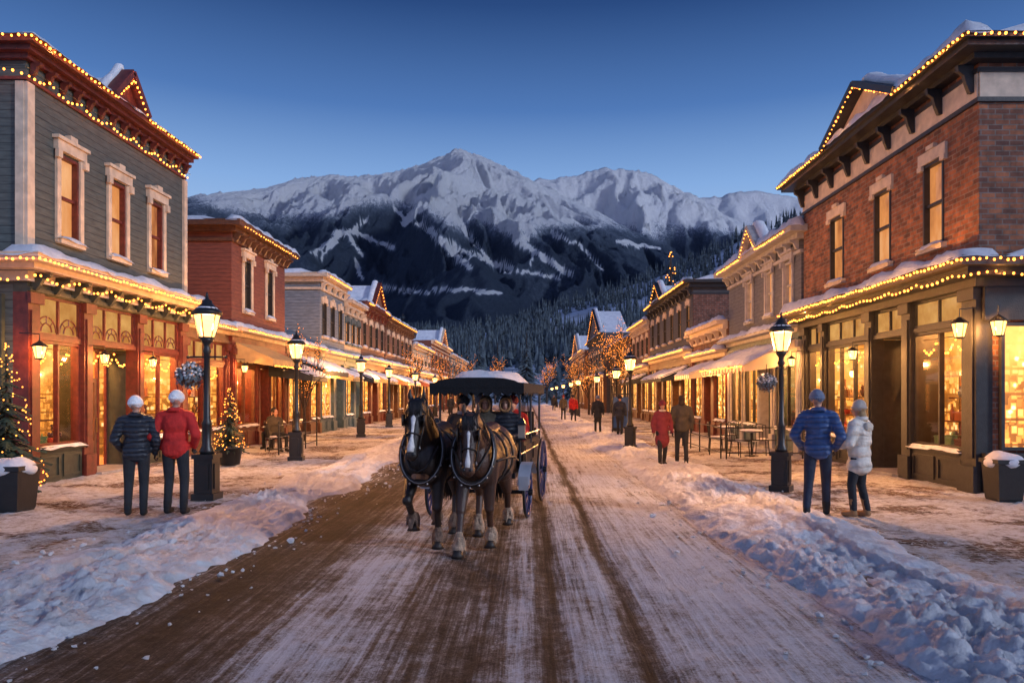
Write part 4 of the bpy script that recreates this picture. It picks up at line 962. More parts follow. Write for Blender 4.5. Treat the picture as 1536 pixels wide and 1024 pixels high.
# ------------------------------------------------------------------ people
SKIN = basic('skin', (.42, .22, .15), .55, .1)
def cloth(name, col, bump=1, bs=9): return basic(name, col, .85, .3, 5, bump, bs)
def puffer(name, col, pitch=.075, dark=.7):
    m, nt, out = newmat(name); p = N(nt, 'ShaderNodeBsdfPrincipled'); p.inputs['Roughness'].default_value = .5
    tc = N(nt, 'ShaderNodeTexCoord'); sx = N(nt, 'ShaderNodeSeparateXYZ'); L(nt, tc.outputs['Object'], sx.inputs[0]); nn = noi(nt, tc, 8, 5)
    pp = math_(nt, 'PINGPONG', math_(nt, 'DIVIDE', math_(nt, 'MULTIPLY_ADD', nn, .07, sx.outputs[2]), pitch), .5)
    h = ramp(nt, [(0, 0), (.2, .6), (.5, 1)], pp)
    c = ramp(nt, [(0, tuple(k*dark for k in col)), (.15, col)], pp); v = ramp(nt, [(.3, .7), (.7, 1.2)], nn)
    L(nt, mulc(nt, c.outputs[0], v.outputs[0]), p.inputs['Base Color'])
    bumpn(nt, math_(nt, 'MULTIPLY_ADD', nn, 1.6, h.outputs[0]), p, .8, .025)
    L(nt, p.outputs[0], out.inputs[0]); return m
def hand(parent, w, d, side, mat, name='hand', vox=.007):
    d = V(d).normalized(); s = V((0,-1,0)) if abs(d.y) < .7 else V((0,0,1)); s = (s-d*s.dot(d)).normalized(); n = d.cross(s).normalized()*(-side)
    q = MB(); w = V(w)
    kn = [w+d*.09+s*(.03-.02*i) for i in range(4)]
    for k in kn: q.cap(w+(k-w)*.1, k, .017, .014, 8)
    for i, k in enumerate(kn):
        ln = (.036,.042,.039,.03)[i]; a = k+d*ln*.9+n*.012; b2 = a+d*ln*.5+n*.03; q.cap(k, a, .0095, .0085, 8); q.cap(a, b2, .0085, .007, 8)
    t0_ = w+d*.025+s*.022; t1 = t0_+d*.03+s*.03+n*.01; q.cap(t0_, t1, .013, .010, 8); q.cap(t1, t1+d*.03+s*.006+n*.012, .010, .0085, 8)
    return blob(name, q, mat, parent, vox, 2)
def person(label, loc, yaw, h=1.77, jk=None, tr=None, shoe=None, hat=None, hair=None, hood=None, feet=((-.11,.0),(.11,.0)), arms=None, coat=0, sit=False, near=True, group=None, fur=None, headturn=0, scarf=None, female=False, glv=None, bulk=0, lean=0):
    t = empty('person', (0,0,0)); vx = .016 if near else .03
    hz = .52 if sit else .92
    dz = hz-.92; HP = [V((s*.095, 0, hz)) for s in (-1, 1)]
    KN = []; AN = []
    for i, s in enumerate((-1, 1)):
        fx, fy = feet[i]
        if sit: KN.append(V((s*.13,-.43,.53))); AN.append(V((s*.12,-.42,.1)))
        else: KN.append(V((s*.095*.4+fx*.6, fy*.45-.045, .5))); AN.append(V((fx, fy+.02, .09+(.05 if fy > .2 else 0))))
    arms = arms or [((-.27,.04,1.14),(-.26,-.06,.90)),((.27,.04,1.14),(.26,-.06,.90))]
    arms = [(V(a)+V((0,0,dz)), V(b2)+V((0,0,dz))) for a, b2 in arms]
    sw = .165 if female else .19; jg = (.036 if near else .026)+bulk
    def torso(q, g):
        q.ell((0,.0,.98+dz),(.155+g,.11+g,.12+g)); q.ell((0,-.005,1.12+dz),(.145+g,.10+g,.15+g)); q.ell((0,.0,1.30+dz),(.165+g,.115+g,.16+g)); q.cap((-sw+.03,.0,1.42+dz),(sw-.03,.0,1.42+dz),.06+g*.7,.06+g*.7)
    def arm(q, g, full=True):
        for i, s in enumerate((-1, 1)):
            S = V((s*sw,.0,1.41+dz)); E, W = arms[i]; q.cap(S, E, .054+g, .044+g); q.cap(E, W if full else E.lerp(W,.95), .044+g, .031+g*.8)
    def legs(q, g):
        for i in range(2): q.cap(HP[i], KN[i], .082+g, .058+g); q.cap(KN[i], AN[i]+V((0,0,.02)), .056+g, .042+g)
    hc = V((lean,-.015,1.635+dz)); rt = Matrix.Rotation(headturn, 3, 'Z')
    def hd(p): return hc+rt@V(p)
    q = MB(); torso(q, -.02); arm(q, -.012); legs(q, -.012)
    for i in range(2): q.cap(AN[i], AN[i]+V((0,-.13,-.045)), .036, .03)
    q.cap((0,.01,1.42+dz),(lean*.7,-.005,1.56+dz),.055,.05); q.ell(hd((0,.012,.03)),(.074,.09,.095),14,10,rt); q.ell(hd((0,-.02,-.05)),(.055,.066,.06),14,10,rt); q.cap(hd((0,-.085,.01)),hd((0,-.098,-.025)),.010,.015,8)
    for s in (-1,1): q.ell(hd((s*.076,.01,-.01)),(.012,.02,.03),8,6,rt)
    blob('body', q, SKIN, t, .013 if near else .022, 3)
    for s in (-1,1):
        q = MB(); q.ell(hd((s*.03,-.078,.02)),(.012,.008,.008),8,6); q.build('eye', BLACKW, t, True)
    q = MB(); q.cap(hd((-.02,-.079,-.058)),hd((.02,-.079,-.058)),.006,.006,6); q.build('mouth', basic('lips', (.3,.09,.07), .5), t, True)
    q = MB(); legs(q, .012); q.ell((0,0,.96+dz),(.165,.115,.11)); blob('trousers', q, tr, t, vx, 3)
    for i in range(2):
        q = MB(); A = AN[i]; q.cap(A+V((0,.01,-.035)), A+V((0,-.15,-.048)), .05, .044); q.cap(A+V((0,0,.0)), A+(KN[i]-A).normalized()*(.2 if coat or female else .1), .052, .06); blob('boot', q, shoe, t, .014, 2)
    q = MB(); torso(q, jg); arm(q, jg*.75, False)
    if coat: q.cap((0,0,1.0+dz),(0,.01,.92-coat*.5+dz),.16,.16); q.ell((0,.0,.92-coat*.5+dz),(.21+bulk,.16+bulk,coat*.6))
    else: q.cap((-.05,0,.93+dz),(.05,0,.93+dz),.135,.135)
    q.cap((-.05,.01,1.49+dz),(.05,.01,1.49+dz),.062,.062)
    q.v = [(a+.012*nz3(a*9,b2*9,c*11), b2+.014*nz3(a*8,b2*9,c*12,) , c) for a, b2, c in q.v]
    blob('jacket', q, jk, t, vx, 2)
    for i, s in enumerate((-1, 1)):
        E, W = arms[i]; q = MB(); q.cap(E.lerp(W,.88), E.lerp(W,.97), .05, .046, 10); q.build('cuff', jk, t, True)
        hand(t, W-(W-E).normalized()*.01, W-E, s, glv or IRON, 'glove', .007 if near else .012)
    if hair:
        q = MB(); q.ell(hd((0,.028,.03)),(.084,.09,.098)); q.ell(hd((0,.05,-.07)),(.08,.06,.11))
        if female: q.ell(hd((0,.075,-.15)),(.085,.05,.12))
        blob('hair', q, hair, t, .012, 1)
    if hat:
        q = MB(); q.ell(hd((0,.015,.065)),(.094,.105,.1)); q.cap(hd((-.02,.015,.05)),hd((.02,.015,.05)),.09,.09); blob('hat', q, hat, t, .014, 2)
        q = MB(); q.torus(hd((0,.012,.035)), .091, .02, 24, 8, 'z'); cy = hd((0,.012,0)).y; q.v = [(a, cy+(b2-cy)*1.1, c) for a, b2, c in q.v]; q.build('hat_cuff', hat, t, True)
    if hood:
        q = MB(); q.ell(hd((0,.03,.02)),(.11,.12,.14)); q.cap(hd((0,.05,-.12)),hd((0,.03,0)),.1,.1); q2 = blob('hood', q, hood, t, .016, 3)
        me = q2.data; bm = bmesh.new(); bm.from_mesh(me); c0 = hd((0,-.10,-.01)); dl = [v for v in bm.verts if (V((v.co.x-c0.x, (v.co.y-c0.y)*.8, (v.co.z-c0.z)*.75))).length < .075]; bmesh.ops.delete(bm, geom=dl, context='VERTS'); bm.to_mesh(me); bm.free()
        q = MB(); q.torus(hd((0,-.062,-.01)), .082, .018, 22, 6, 'y'); cz = hd((0,0,-.01)).z; q.v = [(a, b2, cz+(c-cz)*1.2) for a, b2, c in q.v]; q.build('hood_rim', fur or hood, t, True)
    elif fur or near:
        q = MB(); q.torus((0,.015,1.49+dz), .076, .034, 20, 8, 'z'); q.v = [(a, b2*1.05, c+(b2*.2)) for a, b2, c in q.v]; q.build('collar', jk, t, True)
        if fur: q = MB(); q.ell((0,.14,1.38+dz),(.12,.05,.08)); q.v = [(a+.01*nz3(a*30,b2*30,c*30), b2+.015*nz3(a*40,b2*40,c*40), c) for a, b2, c in q.v]; q.build('hood_down', fur, t, True)
    if scarf: q = MB(); q.torus((0,-.0,1.50+dz), .075, .032, 18, 8, 'z'); q.build('scarf', scarf, t, True)
    s = h/1.77; t.scale = (s, s, s); t.location = loc; t.rotation_euler = (0,0,yaw); tag(t, label, 'person', group); return t
DK = cloth('dark_cloth', (.016,.018,.022)); NAVY = puffer('navy_down', (.02,.024,.034)); REDJ = cloth('red_jacket', (.50,.02,.015)); BLUJ = puffer('blue_down', (.035,.085,.22)); CRM = puffer('cream_down', (.70,.62,.52), .16, .88)
WHAT = cloth('white_wool', (.8,.8,.8), .6, 40); GHAT = cloth('grey_blue_wool', (.14,.17,.24), .6, 40); TAN = cloth('tan_leather', (.32,.17,.07)); BOOT = cloth('black_leather', (.015,.014,.014)); MAR = cloth('maroon_wool', (.16,.02,.03)); OLV = cloth('olive_cloth', (.06,.05,.035)); BLOND = cloth('fair_hair', (.36,.23,.11), 1, 30); DHAIR = cloth('dark_hair', (.03,.018,.012)); JEAN = cloth('dark_denim', (.02,.025,.045)); FUR = cloth('pale_fur', (.6,.52,.42), 1, 30); KNIT = cloth('oatmeal_wool', (.42,.36,.30), .6, 40)
person('person in black down jacket and white knit hat seen from behind at the left', (-5.72,10.75,WZ), PI+.35, 1.74, NAVY, DK, BOOT, WHAT, headturn=-.3, feet=((-.10,.04),(.12,-.05)), arms=[((-.27,.05,1.13),(-.24,-.10,.92)),((.29,.02,1.15),(.22,-.16,.98))], lean=.01)
person('person in bright red jacket and white knit hat seen from behind', (-5.22,10.9,WZ), PI+.1, 1.82, REDJ, DK, BOOT, WHAT, headturn=.4, feet=((-.13,.03),(.12,-.04)), arms=[((-.31,.06,1.14),(-.22,-.12,.97)),((.30,.07,1.13),(.2,-.11,.94))], lean=-.01)
person('person in blue puffer jacket and grey knit hat walking away', (4.25,10.7,WZ), PI-.45, 1.83, BLUJ, JEAN, BOOT, GHAT, headturn=-.3, feet=((-.1,-.18),(.13,.22)), arms=[((-.31,.06,1.14),(-.22,-.12,.95)),((.31,.06,1.14),(.22,-.12,.95))], lean=.01)
person('person in cream hooded down coat and pale knit hat over fair hair, tan boots', (4.83,10.65,WZ), PI+.7, 1.68, CRM, DK, TAN, KNIT, BLOND, feet=((-.09,.06),(.1,-.06)), coat=.26, fur=FUR, female=True, headturn=.2, arms=[((-.27,-.02,1.14),(-.13,-.24,1.10)),((.27,-.02,1.14),(.13,-.24,1.08))], glv=CRM, bulk=.018)
person('person in maroon coat and pale scarf walking towards the camera', (3.42,18.5,WZ), .1, 1.62, MAR, DK, BOOT, MAR, DHAIR, coat=.42, near=False, female=True, scarf=FUR, feet=((-.09,-.12),(.09,.12)))
person('person in dark olive jacket walking next to the maroon coat', (3.93,18.6,WZ), PI-.1, 1.78, OLV, DK, BOOT, None, DHAIR, near=False, feet=((-.1,.14),(.1,-.14)))
FP = [(3.3,34,PI,DK,DK,'person in dark coat left of the blue notice board'),(4.0,31.5,PI-.3,NAVY,DK,'person in dark jacket in front of the blue notice board'),(3.0,47,.2,REDJ,DK,'distant person in red jacket on the right pavement'),(2.6,52,.1,OLV,DK,'distant person in olive coat on the right pavement'),
      (3.9,63,0,MAR,DK,'distant person in maroon far down the right pavement'),(-5.8,56,0,NAVY,DK,'distant person in dark jacket on the left pavement'),(-6.4,44,.3,OLV,JEAN,'distant person in brown coat on the left pavement'),(2.9,78,0,DK,DK,'farthest person in black on the right')]
for x, y, yw, j, tr, lab in FP:
    person(lab, (x,y,WZ), yw, 1.74, j, tr, BOOT, R.choice((DK, GHAT, MAR)), near=False, feet=((-.1,.12),(.1,-.12)), coat=R.choice((0,.25)))
person('person in brown coat seated at the left terrace table', (-7.95,23.2,WZ-.02), .9, 1.75, OLV, DK, BOOT, None, DHAIR, sit=True, near=False)
person('person in black jacket seated at the far side of the left terrace table', (-8.45,24.5,WZ-.02), -.2, 1.75, DK, DK, BOOT, DK, sit=True, near=False)

# ------------------------------------------------------------------ carriage
CR = V((-.59,12.1,0)); CRZ = -math.radians(8.2)
CB = basic('black_lacquer', (.008,.009,.011), .35, .2); CBM = basic('black_canopy_cloth', (.006,.0065,.008), .95, .3, 8, .3); CBL = basic('blue_lacquer', (.009,.022,.09), .35, .2); CWH = basic('pale_enamel', (.34,.36,.4), .4, .15); LEA = basic('dark_leather', (.02,.012,.008), .55, .3, 12, .3); SIL = basic('nickel', (.35,.34,.33), .35, .1, metal=1)
t = empty('horse_carriage', (0,0,0))
def part(nm, mat, fn, par=None, sm=False):
    q = MB(); fn(q); return q.build(nm, mat, par or t, sm)
def f_(q):
    q.box(-.6,.6,-1.25,1.5,.62,.70); q.box(-.62,-.56,-.5,1.5,.703,1.12); q.box(.56,.62,-.5,1.5,.703,1.12); q.box(-.559,.559,1.44,1.5,.703,1.25)
    q.box(.621,.635,-.4,.4,.78,1.05); q.box(.621,.635,.55,1.4,.78,1.05)
part('carriage_body', CB, f_)
def f_(q): q.add([(-.55,-1.25,.70),(.55,-1.25,.70),(.5,-1.45,1.12),(-.5,-1.45,1.12),(-.55,-1.21,.70),(.55,-1.21,.70),(.5,-1.41,1.12),(-.5,-1.41,1.12)],[(0,1,2,3),(7,6,5,4),(0,4,5,1),(1,5,6,2),(2,6,7,3),(3,7,4,0)])
part('dashboard', CB, f_)
for y in (-.55,.35,1.15):
    def f_(q): q.box(-.55,.55,y-.22,y+.22,.983,1.1); q.box(-.53,.53,y+.2,y+.27,1.103,1.55); q.box(-.5,.5,y-.18,y+.18,.703,.98)
    part('bench', LEA, f_)
for x in (-.62,.62):
    for y in (-.9,.3,1.45): part('post', CB, lambda q: q.tube([(x,y,.68),(x,y,1.98)], .02, 6))
for x in (-.63,.63): part('side_rail', CBL, lambda q: (q.tube([(x,-.9,1.22),(x,1.45,1.22)], .014, 5), q.tube([(x,-.9,.95),(x,1.45,.95)], .014, 5)))
W_ = .72
def f_(q):
    n = 10; ys = lin(-1.15,1.4,9)
    for j, y in enumerate(ys):
        for i in range(n+1):
            u = -1+2*i/n; q.v.append((u*W_, y, 2.0+.07*(1-u**4)))
    for j in range(8):
        for i in range(n): q.f.append((j*(n+1)+i, j*(n+1)+i+1, (j+1)*(n+1)+i+1, (j+1)*(n+1)+i))
    def val(a, b2, m):
        for k in range(m):
            p0 = V(a).lerp(V(b2), k/m); p1 = V(a).lerp(V(b2), (k+1)/m); pm_ = (p0+p1)/2; up = V((0,0,.03))
            q.add([p0+up, p1+up, p1-V((0,0,.11)), pm_-V((0,0,.17)), p0-V((0,0,.11))], [(0,1,2,3,4)])
    val((-W_,-1.15,2.0),(W_,-1.15,2.0),9); val((-W_,1.4,2.0),(W_,1.4,2.0),9); val((-W_,-1.15,2.0),(-W_,1.4,2.0),14); val((W_,-1.15,2.0),(W_,1.4,2.0),14)
    fr = [(u*W_, -1.155, 2.0+.11*(1-u**4)) for u in lin(-1,1,11)]
    for a, b2 in zip(fr, fr[1:]): q.add([a, b2, (b2[0],b2[1],1.96), (a[0],a[1],1.96)], [(0,1,2,3)])
cn_ = part('canopy', CBM, f_)
def f_(q):
    snow_slab(q, -.44,.44,-.95,1.25,0,.12,4); q.v = [(a, b2, c+2.07+.07*max(0,1-(a/.44)**2)) for a, b2, c in q.v]
part('snow', SNOW, f_, cn_, True)
for y, r in ((-.9,.38),(.9,.55)):
    part('axle', CB, lambda q: q.tube([(-.7,y,r),(.7,y,r)], .03, 8))
    part('spring', CB, lambda q: (q.tube([(-.45,y-.3,.6),(-.45,y,r+.05),(-.45,y+.3,.6)], .02, 6), q.tube([(.45,y-.3,.6),(.45,y,r+.05),(.45,y+.3,.6)], .02, 6)))
    for x in (-.74,.74):
        w = part('wheel', CBL, lambda q: q.torus((x,y,r), r-.035, .028, 36, 8), None, True)
        part('tyre', IRON, lambda q: q.torus((x,y,r), r-.01, .02, 36, 8), w, True)
        part('spokes', CBL, lambda q: [q.tube([(x,y+.05*math.cos(a),r+.05*math.sin(a)),(x,y+(r-.05)*math.cos(a),r+(r-.05)*math.sin(a))], [.018,.012], 6) for a in [2*PI*k/12 for k in range(12)]], w)
        part('hub', CB, lambda q: q.tube([(x-.08,y,r),(x+.08,y,r)], [.06,.05], 12), w)
for x in (-.74,.74):
    def f_(q):
        for k in range(8):
            a = math.radians(20+k*16); b2 = math.radians(36+k*16); rr = .46
            q.add([(x-.09,-.9-rr*math.cos(a),.38+rr*math.sin(a)),(x+.09,-.9-rr*math.cos(a),.38+rr*math.sin(a)),(x+.09,-.9-rr*math.cos(b2),.38+rr*math.sin(b2)),(x-.09,-.9-rr*math.cos(b2),.38+rr*math.sin(b2))],[(0,1,2,3)])
        q.box(x-.07,x+.07,-1.34,-1.325,.46,.66)
    part('mudguard', CWH, f_)
part('shaft_pole', BROWNW, lambda q: q.tube([(0,-1.2,.62),(-.06,-3.0,.82),(-.08,-4.05,.95)], [.045,.04,.03], 8))
for x in (-.66,.66):
    lp = part('carriage_lamp', CB, lambda q: (q.box(x-.07,x+.07,-1.02,-.88,1.18,1.2), q.box(x-.07,x+.07,-1.02,-.88,1.40,1.42), q.lathe([(.08,1.42),(.03,1.5)], (x,-.95,0), 4), q.tube([(x,-.95,1.0),(x,-.95,1.18)], .012, 5)))
    part('lamp_glass', basic('dim_glass', (.3,.25,.2), .1, .1), lambda q: q.box(x-.05,x+.05,-1.0,-.9,1.203,1.397), lp)
for x in (-.08,.08): part('rein', LEA, lambda q: q.tube([(x,-.95,1.3),(x*3,-1.9,1.35),(x*5,-3.1,1.45)], .009, 4))
t.location = CR; t.rotation_euler = (0,0,CRZ)
tag(t, 'black horse drawn carriage with snow topped scalloped canopy and blue wheels', 'carriage')
cm = Matrix.Translation(CR)@Matrix.Rotation(CRZ, 4, 'Z')
def seatp(lx, ly, lab, jk, **k):
    p = cm@V((lx, ly, .50)); person(lab, p, CRZ+k.pop('yw', 0), k.pop('h', 1.72), jk, DK, BOOT, sit=True, near=False, arms=[((-.26,-.06,1.15),(-.13,-.32,1.12)),((.26,-.06,1.15),(.13,-.32,1.12))], **k)
seatp(-.34,-.55,'driver in dark coat and cap on the left of the front carriage bench', DK, hat=DK, scarf=GHAT)
seatp(.02,-.52,'hooded person in the middle of the front carriage bench', OLV, hood=OLV, fur=TAN)
seatp(.34,-.52,'hooded person in dark coat on the right of the front carriage bench', NAVY, hood=DK, fur=TAN)
seatp(-.25,.35,'person in dark jacket on the second carriage bench', DK, hat=GHAT)
seatp(.3,.38,'person in red jacket on the second carriage bench', REDJ, hat=MAR)

# ------------------------------------------------------------------ horses
def horse(label, loc, yaw, coat, lower, pose, hd_=0, turn=0, bl=1.):
    t = empty('horse', (0,0,0)); q = MB()
    q.ell((0,.08,1.06),(.31,.64,.34),20,14); q.ell((0,-.48,1.09),(.26,.31,.36),18,12); q.ell((0,.62,1.13),(.31,.37,.34),18,12)
    q.cap((0,-.45,1.33),(0,.6,1.34),.12,.16); q.ell((-.08,-.71,1.09),(.13,.14,.22),16,10); q.ell((.08,-.71,1.09),(.13,.14,.22),16,10)
    P0 = V((0,-.56,1.27)); PL = V((turn*.5,-.93,1.68-hd_)); MZ = PL+V((turn*.45,-.25,-.48))
    q.cap(P0, PL, .22, .13, 16); q.cap(P0+V((0,.12,.12)), PL+V((0,.03,.03)), .12, .08); q.cap(P0+V((0,-.06,-.06)), PL+V((0,-.02,-.08)), .18, .11)
    q.cap(PL+V((0,-.03,.02)), PL.lerp(MZ,.42), .112, .09, 14); q.cap(PL.lerp(MZ,.4), MZ, .082, .066, 14); q.ell(PL+V((0,.02,-.13)), (.092,.10,.13)); q.ell(MZ+V((0,-.0,-.015)), (.078,.076,.07)); q.ell(MZ+V((0,.03,-.06)), (.05,.05,.038))
    for s in (-1,1):
        q.cap(PL+V((s*.06,.02,.08)), PL+V((s*.085,0,.17)), .034, .03, 8); q.cap(PL+V((s*.085,0,.17)), PL+V((s*.075,.0,.25)), .03, .008, 8); q.ell(PL.lerp(MZ,.28)+V((s*.09,-.03,.02)), (.024,.035,.026)); q.ell(PL.lerp(MZ,.45)+V((s*.07,.04,.0)), (.03,.05,.09))
    legs = {}
    for nm, s in (('fl',1),('fr',-1)):
        k = pose[nm]; sx = s*.15
        E = V((sx,-.47+k[0]*.15,.86)); K = V((sx,-.5+k[0],.50+k[2])); Fe = V((sx*.95,-.5+k[1],.15+k[3])); H = Fe+V((0,-.05+k[4],-.09))
        q.cap((sx*.9,-.48,1.06),E,.16,.11); q.cap(E,K,.098,.06); q.ell(K,(.063,.066,.072)); q.cap(K,Fe,.048,.04); q.ell(Fe,(.053,.055,.053)); q.cap(Fe,H,.045,.052); legs[nm] = (K,Fe,H)
    for nm, s in (('hl',1),('hr',-1)):
        k = pose[nm]; sx = s*.165
        S = V((sx,.42+k[0]*.4,.86)); K = V((sx,.78+k[0],.54+k[2])); Fe = V((sx*.95,.72+k[1],.16+k[3])); H = Fe+V((0,-.05+k[4],-.1))
        q.cap((sx*.85,.62,1.08),S,.21,.145); q.cap(S,K,.122,.062); q.ell(K,(.06,.075,.075)); q.cap(K,Fe,.053,.043); q.ell(Fe,(.053,.055,.053)); q.cap(Fe,H,.045,.052); legs[nm] = (K,Fe,H)
    blob('body', q, coat, t, .014, 3)
    for nm in legs:
        K, Fe, H = legs[nm]; q = MB(); q.lathe([(.05,.09),(.062,.04),(.08,0),(.02,0)], (H.x,H.y-.01,H.z-.065), 12); q.build('hoof', LEA, t, True)
        q = MB(); q.cap(Fe.lerp(K,.3), Fe, .044, .06); q.cap(Fe, H+V((0,.015,.025)), .06, .068)
        for i in range(40):
            a = R.random()*6.28; p = Fe+V((.048*math.cos(a),.048*math.sin(a),R.uniform(-.02,.08))); q.tube([p, p+V((.028*math.cos(a),.028*math.sin(a),-.07)), p+V((.03*math.cos(a),.036*math.sin(a),-.12))], [.013,.012,.005], 5)
        blob('feather', q, lower, t, .011, 1)
    q = MB()
    for k in range(240):
        u = R.random(); b2 = P0.lerp(PL, u*1.05)+V((R.gauss(0,.014),.12-.06*u,.18-.06*u)); s = R.choice((-1,1)); ln = R.uniform(.16,.34)
        q.tube([b2, b2+V((s*.09,.01,-ln*.3)), b2+V((s*.17,.0+R.gauss(0,.02),-ln))], [.014,.012,.002], 4)
    for k in range(40):
        b2 = PL+V((R.gauss(0,.035),-.02,.12)); q.tube([b2, b2+V((R.gauss(0,.02),-.1,-.04)), b2+V((R.gauss(0,.035),-.14,-.18))], [.012,.011,.002], 4)
    q.build('mane', BLK, t, True, fix=False)
    q = MB()
    for k in range(60):
        x = R.gauss(0,.03); q.tube([(x*.4,.92,1.28),(x,1.03,1.12),(x*1.8,1.06+R.gauss(0,.02),.75),(x*1.6,1.04,R.uniform(.35,.5))], [.012,.018,.016,.003], 4)
    q.build('tail', BLK, t, True, fix=False)
    for s in (-1,1):
        q = MB(); q.ell(PL.lerp(MZ,.27)+V((s*.102,-.04,.02)), .02, 10, 7); q.build('eye', CB, t, True)
        q = MB(); q.ell(MZ+V((s*.036,-.068,-.005)), (.014,.012,.018), 8, 6); q.build('nostril', CB, t, True)
    ax = (MZ-PL); nf = V((0,-.88,.47)).normalized()
    q = MB(); pts = [PL+ax*u+nf*rr for u, rr in ((.2,.102),(.3,.096),(.45,.084),(.68,.070),(.9,.062),(1.02,.056))]
    q.tube(pts, [.010*bl,.028*bl,.016*bl,.014*bl,.038*bl,.034*bl], 10); q.build('blaze', WHT, t, True)
    q = MB(); c = V((0,-.68,1.19)); n = 26; ring = []
    for i in range(n+1):
        a = 2*PI*i/n; ring.append(c+V((.25*math.sin(a), .12*math.cos(a)+.02, .35*math.cos(a)-.02)))
    q.tube(ring, .034, 8); q.build('collar', LEA, t, True)
    q = MB(); q.tube([p+V((0,-.038,0)) for p in ring[4:-4]], .006, 5); q.build('collar_rim', SIL, t, True)
    q = MB()
    def loop(c, rx, rz, r, m=20): q.tube([V(c)+V((rx*math.sin(2*PI*i/m), 0, rz*math.cos(2*PI*i/m))) for i in range(m+1)], r, 5)
    loop((0,-.12,1.07),.318,.37,.016); loop((0,.35,1.07),.325,.36,.014)
    for s in (-1,1): q.tube([(s*.27,-.6,1.08),(s*.325,-.1,1.08),(s*.33,.4,1.05),(s*.3,.98,.95)], .017, 5); q.tube([(s*.22,-.78,1.25),(s*.09,-.89,1.0),(0,-.9,.96)], .014, 5)
    q.build('straps', LEA, t, True)
    q = MB()
    def hring(u, rad, r):
        c = PL+ax*u; d = ax.normalized(); a_ = V((1,0,0)); b_ = d.cross(a_).normalized()
        q.tube([c+(a_*math.cos(2*PI*i/18)*rad*.95+b_*math.sin(2*PI*i/18)*rad*1.05) for i in range(19)], r, 5)
    hring(.1,.122,.011); hring(.62,.088,.011)
    for s in (-1,1): q.tube([PL+ax*.1+V((s*.112,0,0)), PL+ax*.35+V((s*.105,-.01,0)), PL+ax*.85+V((s*.078,0,0))], .010, 5); q.box(PL.x+s*.122, PL.x+s*.13, PL.y-.19, PL.y-.06, PL.z-.18, PL.z-.05)
    q.build('bridle', LEA, t, True)
    for k in range(7):
        a = PI*.62+k*PI*.127; p = c+V((.265*math.sin(a), .12*math.cos(a)-.06, .38*math.cos(a)-.02)); q = MB(); q.ell(p, .014, 8, 6); q.build('harness_bell', SIL, t, True)
    for s in (-1,1): q = MB(); q.torus(PL+ax*.88+V((s*.086,0,0)), .022, .005, 14, 5, 'x'); q.build('bit_ring', SIL, t, True)
    t.location = loc; t.rotation_euler = (0,0,yaw); tag(t, label, 'horse'); return t
BLK = basic('black_hair', (.009,.007,.006), .6, .3, 20); WHT = basic('white_hair', (.66,.62,.58), .8, .2, 30)
COAT1 = basic('dark_bay_coat', (.016,.009,.006), .38, .6, 3, .3, 70); COAT2 = basic('bay_coat', (.055,.023,.012), .38, .6, 3, .3, 70); FEA = basic('buff_feather', (.36,.25,.17), .85, .4, 20, .8, 60); FEA2 = basic('brown_feather', (.16,.10,.07), .85, .4, 20, .8, 60)
horse('nearly black draught horse with white blaze, left of the pair pulling the carriage', (-1.18,9.35,0), -math.radians(5), COAT1, FEA2,
      {'fl':(-.02,.10,0,0,0),'fr':(-.28,-.02,.12,.22,.08),'hl':(-.14,-.16,0,0,0),'hr':(.08,.2,0,.05,.03)}, 0, .0, 1.1)
horse('bay draught horse with pale feathered feet and lowered head, right of the pair', (-.54,9.2,0), -math.radians(7), COAT2, FEA,
      {'fl':(.06,.22,0,.02,0),'fr':(-.16,-.30,0,0,0),'hl':(.12,.3,.0,.06,.04),'hr':(-.16,-.22,0,0,0)}, .16, .05, .8)

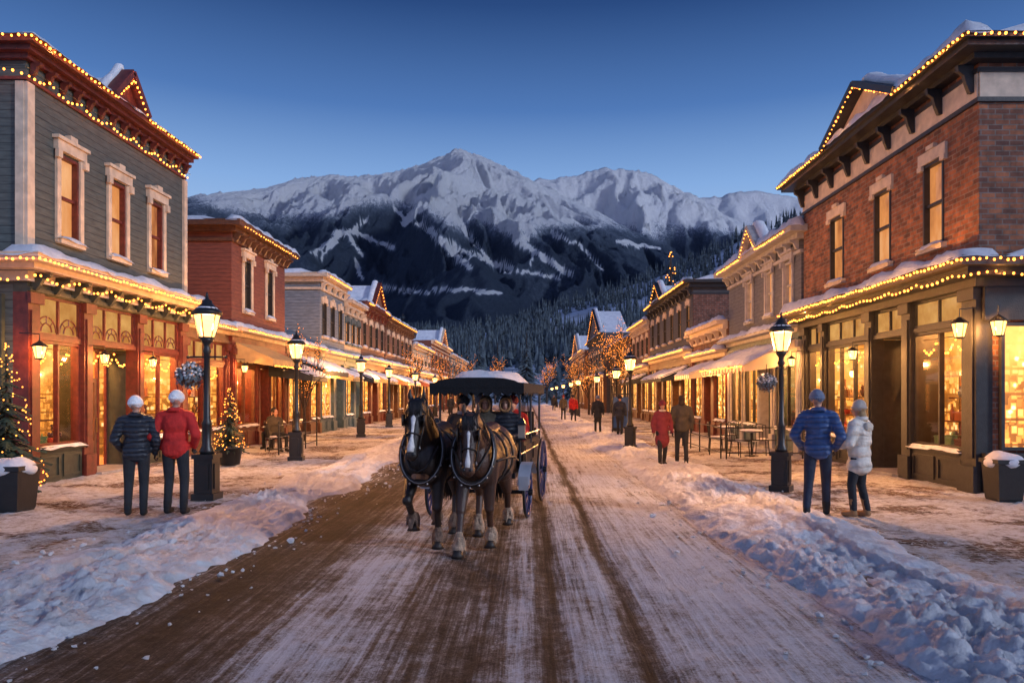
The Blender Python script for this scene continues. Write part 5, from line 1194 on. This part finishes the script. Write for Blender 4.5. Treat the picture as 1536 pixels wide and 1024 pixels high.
# ------------------------------------------------------------------ sky, sun, camera
w = bpy.data.worlds.new('World'); SC.world = w; w.use_nodes = True; nt = w.node_tree
for n in list(nt.nodes): nt.nodes.remove(n)
out = N(nt, 'ShaderNodeOutputWorld'); tc = N(nt, 'ShaderNodeTexCoord'); sx = N(nt, 'ShaderNodeSeparateXYZ'); L(nt, tc.outputs['Generated'], sx.inputs[0])
rA = ramp(nt, [(0,(.42,.60,.84)),(.2,(.38,.57,.88)),(.27,(.25,.44,.80)),(.36,(.085,.205,.51)),(.47,(.022,.07,.23)),(.6,(.016,.05,.17)),(1,(.016,.04,.14))], sx.outputs[2])
rB = ramp(nt, [(0,(.50,.50,.70)),(.25,(.44,.50,.82)),(.6,(.21,.32,.70)),(1,(.045,.10,.28))], sx.outputs[2])
mr = N(nt, 'ShaderNodeMapRange'); mr.inputs[1].default_value = .35; mr.inputs[2].default_value = -.6; L(nt, sx.outputs[1], mr.inputs[0])
mx = N(nt, 'ShaderNodeMix', data_type='RGBA'); L(nt, mr.outputs[0], mx.inputs[0]); L(nt, rA.outputs[0], mx.inputs[6]); L(nt, rB.outputs[0], mx.inputs[7])
sk = N(nt, 'ShaderNodeTexSky'); sk.sky_type = 'NISHITA'; sk.sun_disc = False; sk.sun_elevation = math.radians(4); sk.sun_rotation = math.radians(160)
b1 = N(nt, 'ShaderNodeBackground'); b1.inputs[1].default_value = .92; L(nt, mx.outputs[2], b1.inputs[0])
b2_ = N(nt, 'ShaderNodeBackground'); b2_.inputs[1].default_value = .003; L(nt, sk.outputs[0], b2_.inputs[0])
ad = N(nt, 'ShaderNodeAddShader'); L(nt, b1.outputs[0], ad.inputs[0]); L(nt, b2_.outputs[0], ad.inputs[1]); L(nt, ad.outputs[0], out.inputs[0])
s = bpy.data.lights.new('sun', 'SUN'); s.energy = 1.75; s.angle = math.radians(7); s.color = (.76,.84,1)
so = bpy.data.objects.new('sun', s); C.objects.link(so)
d = V((-.95, .5, -.36)); so.rotation_euler = d.to_track_quat('-Z', 'Y').to_euler()
cam = bpy.data.cameras.new('camera'); co = bpy.data.objects.new('camera', cam); C.objects.link(co)
co.location = (0,0,CH); co.rotation_euler = (math.radians(90),0,0); cam.lens = 1100/1536*36; cam.sensor_width = 36
cam.shift_x = -(CX-768)/1536; cam.shift_y = (HZ-512)/1536; cam.clip_end = 30000; cam.clip_start = .1
SC.camera = co
SC.view_settings.view_transform = 'Standard'; SC.view_settings.look = 'None'; SC.view_settings.exposure = 0
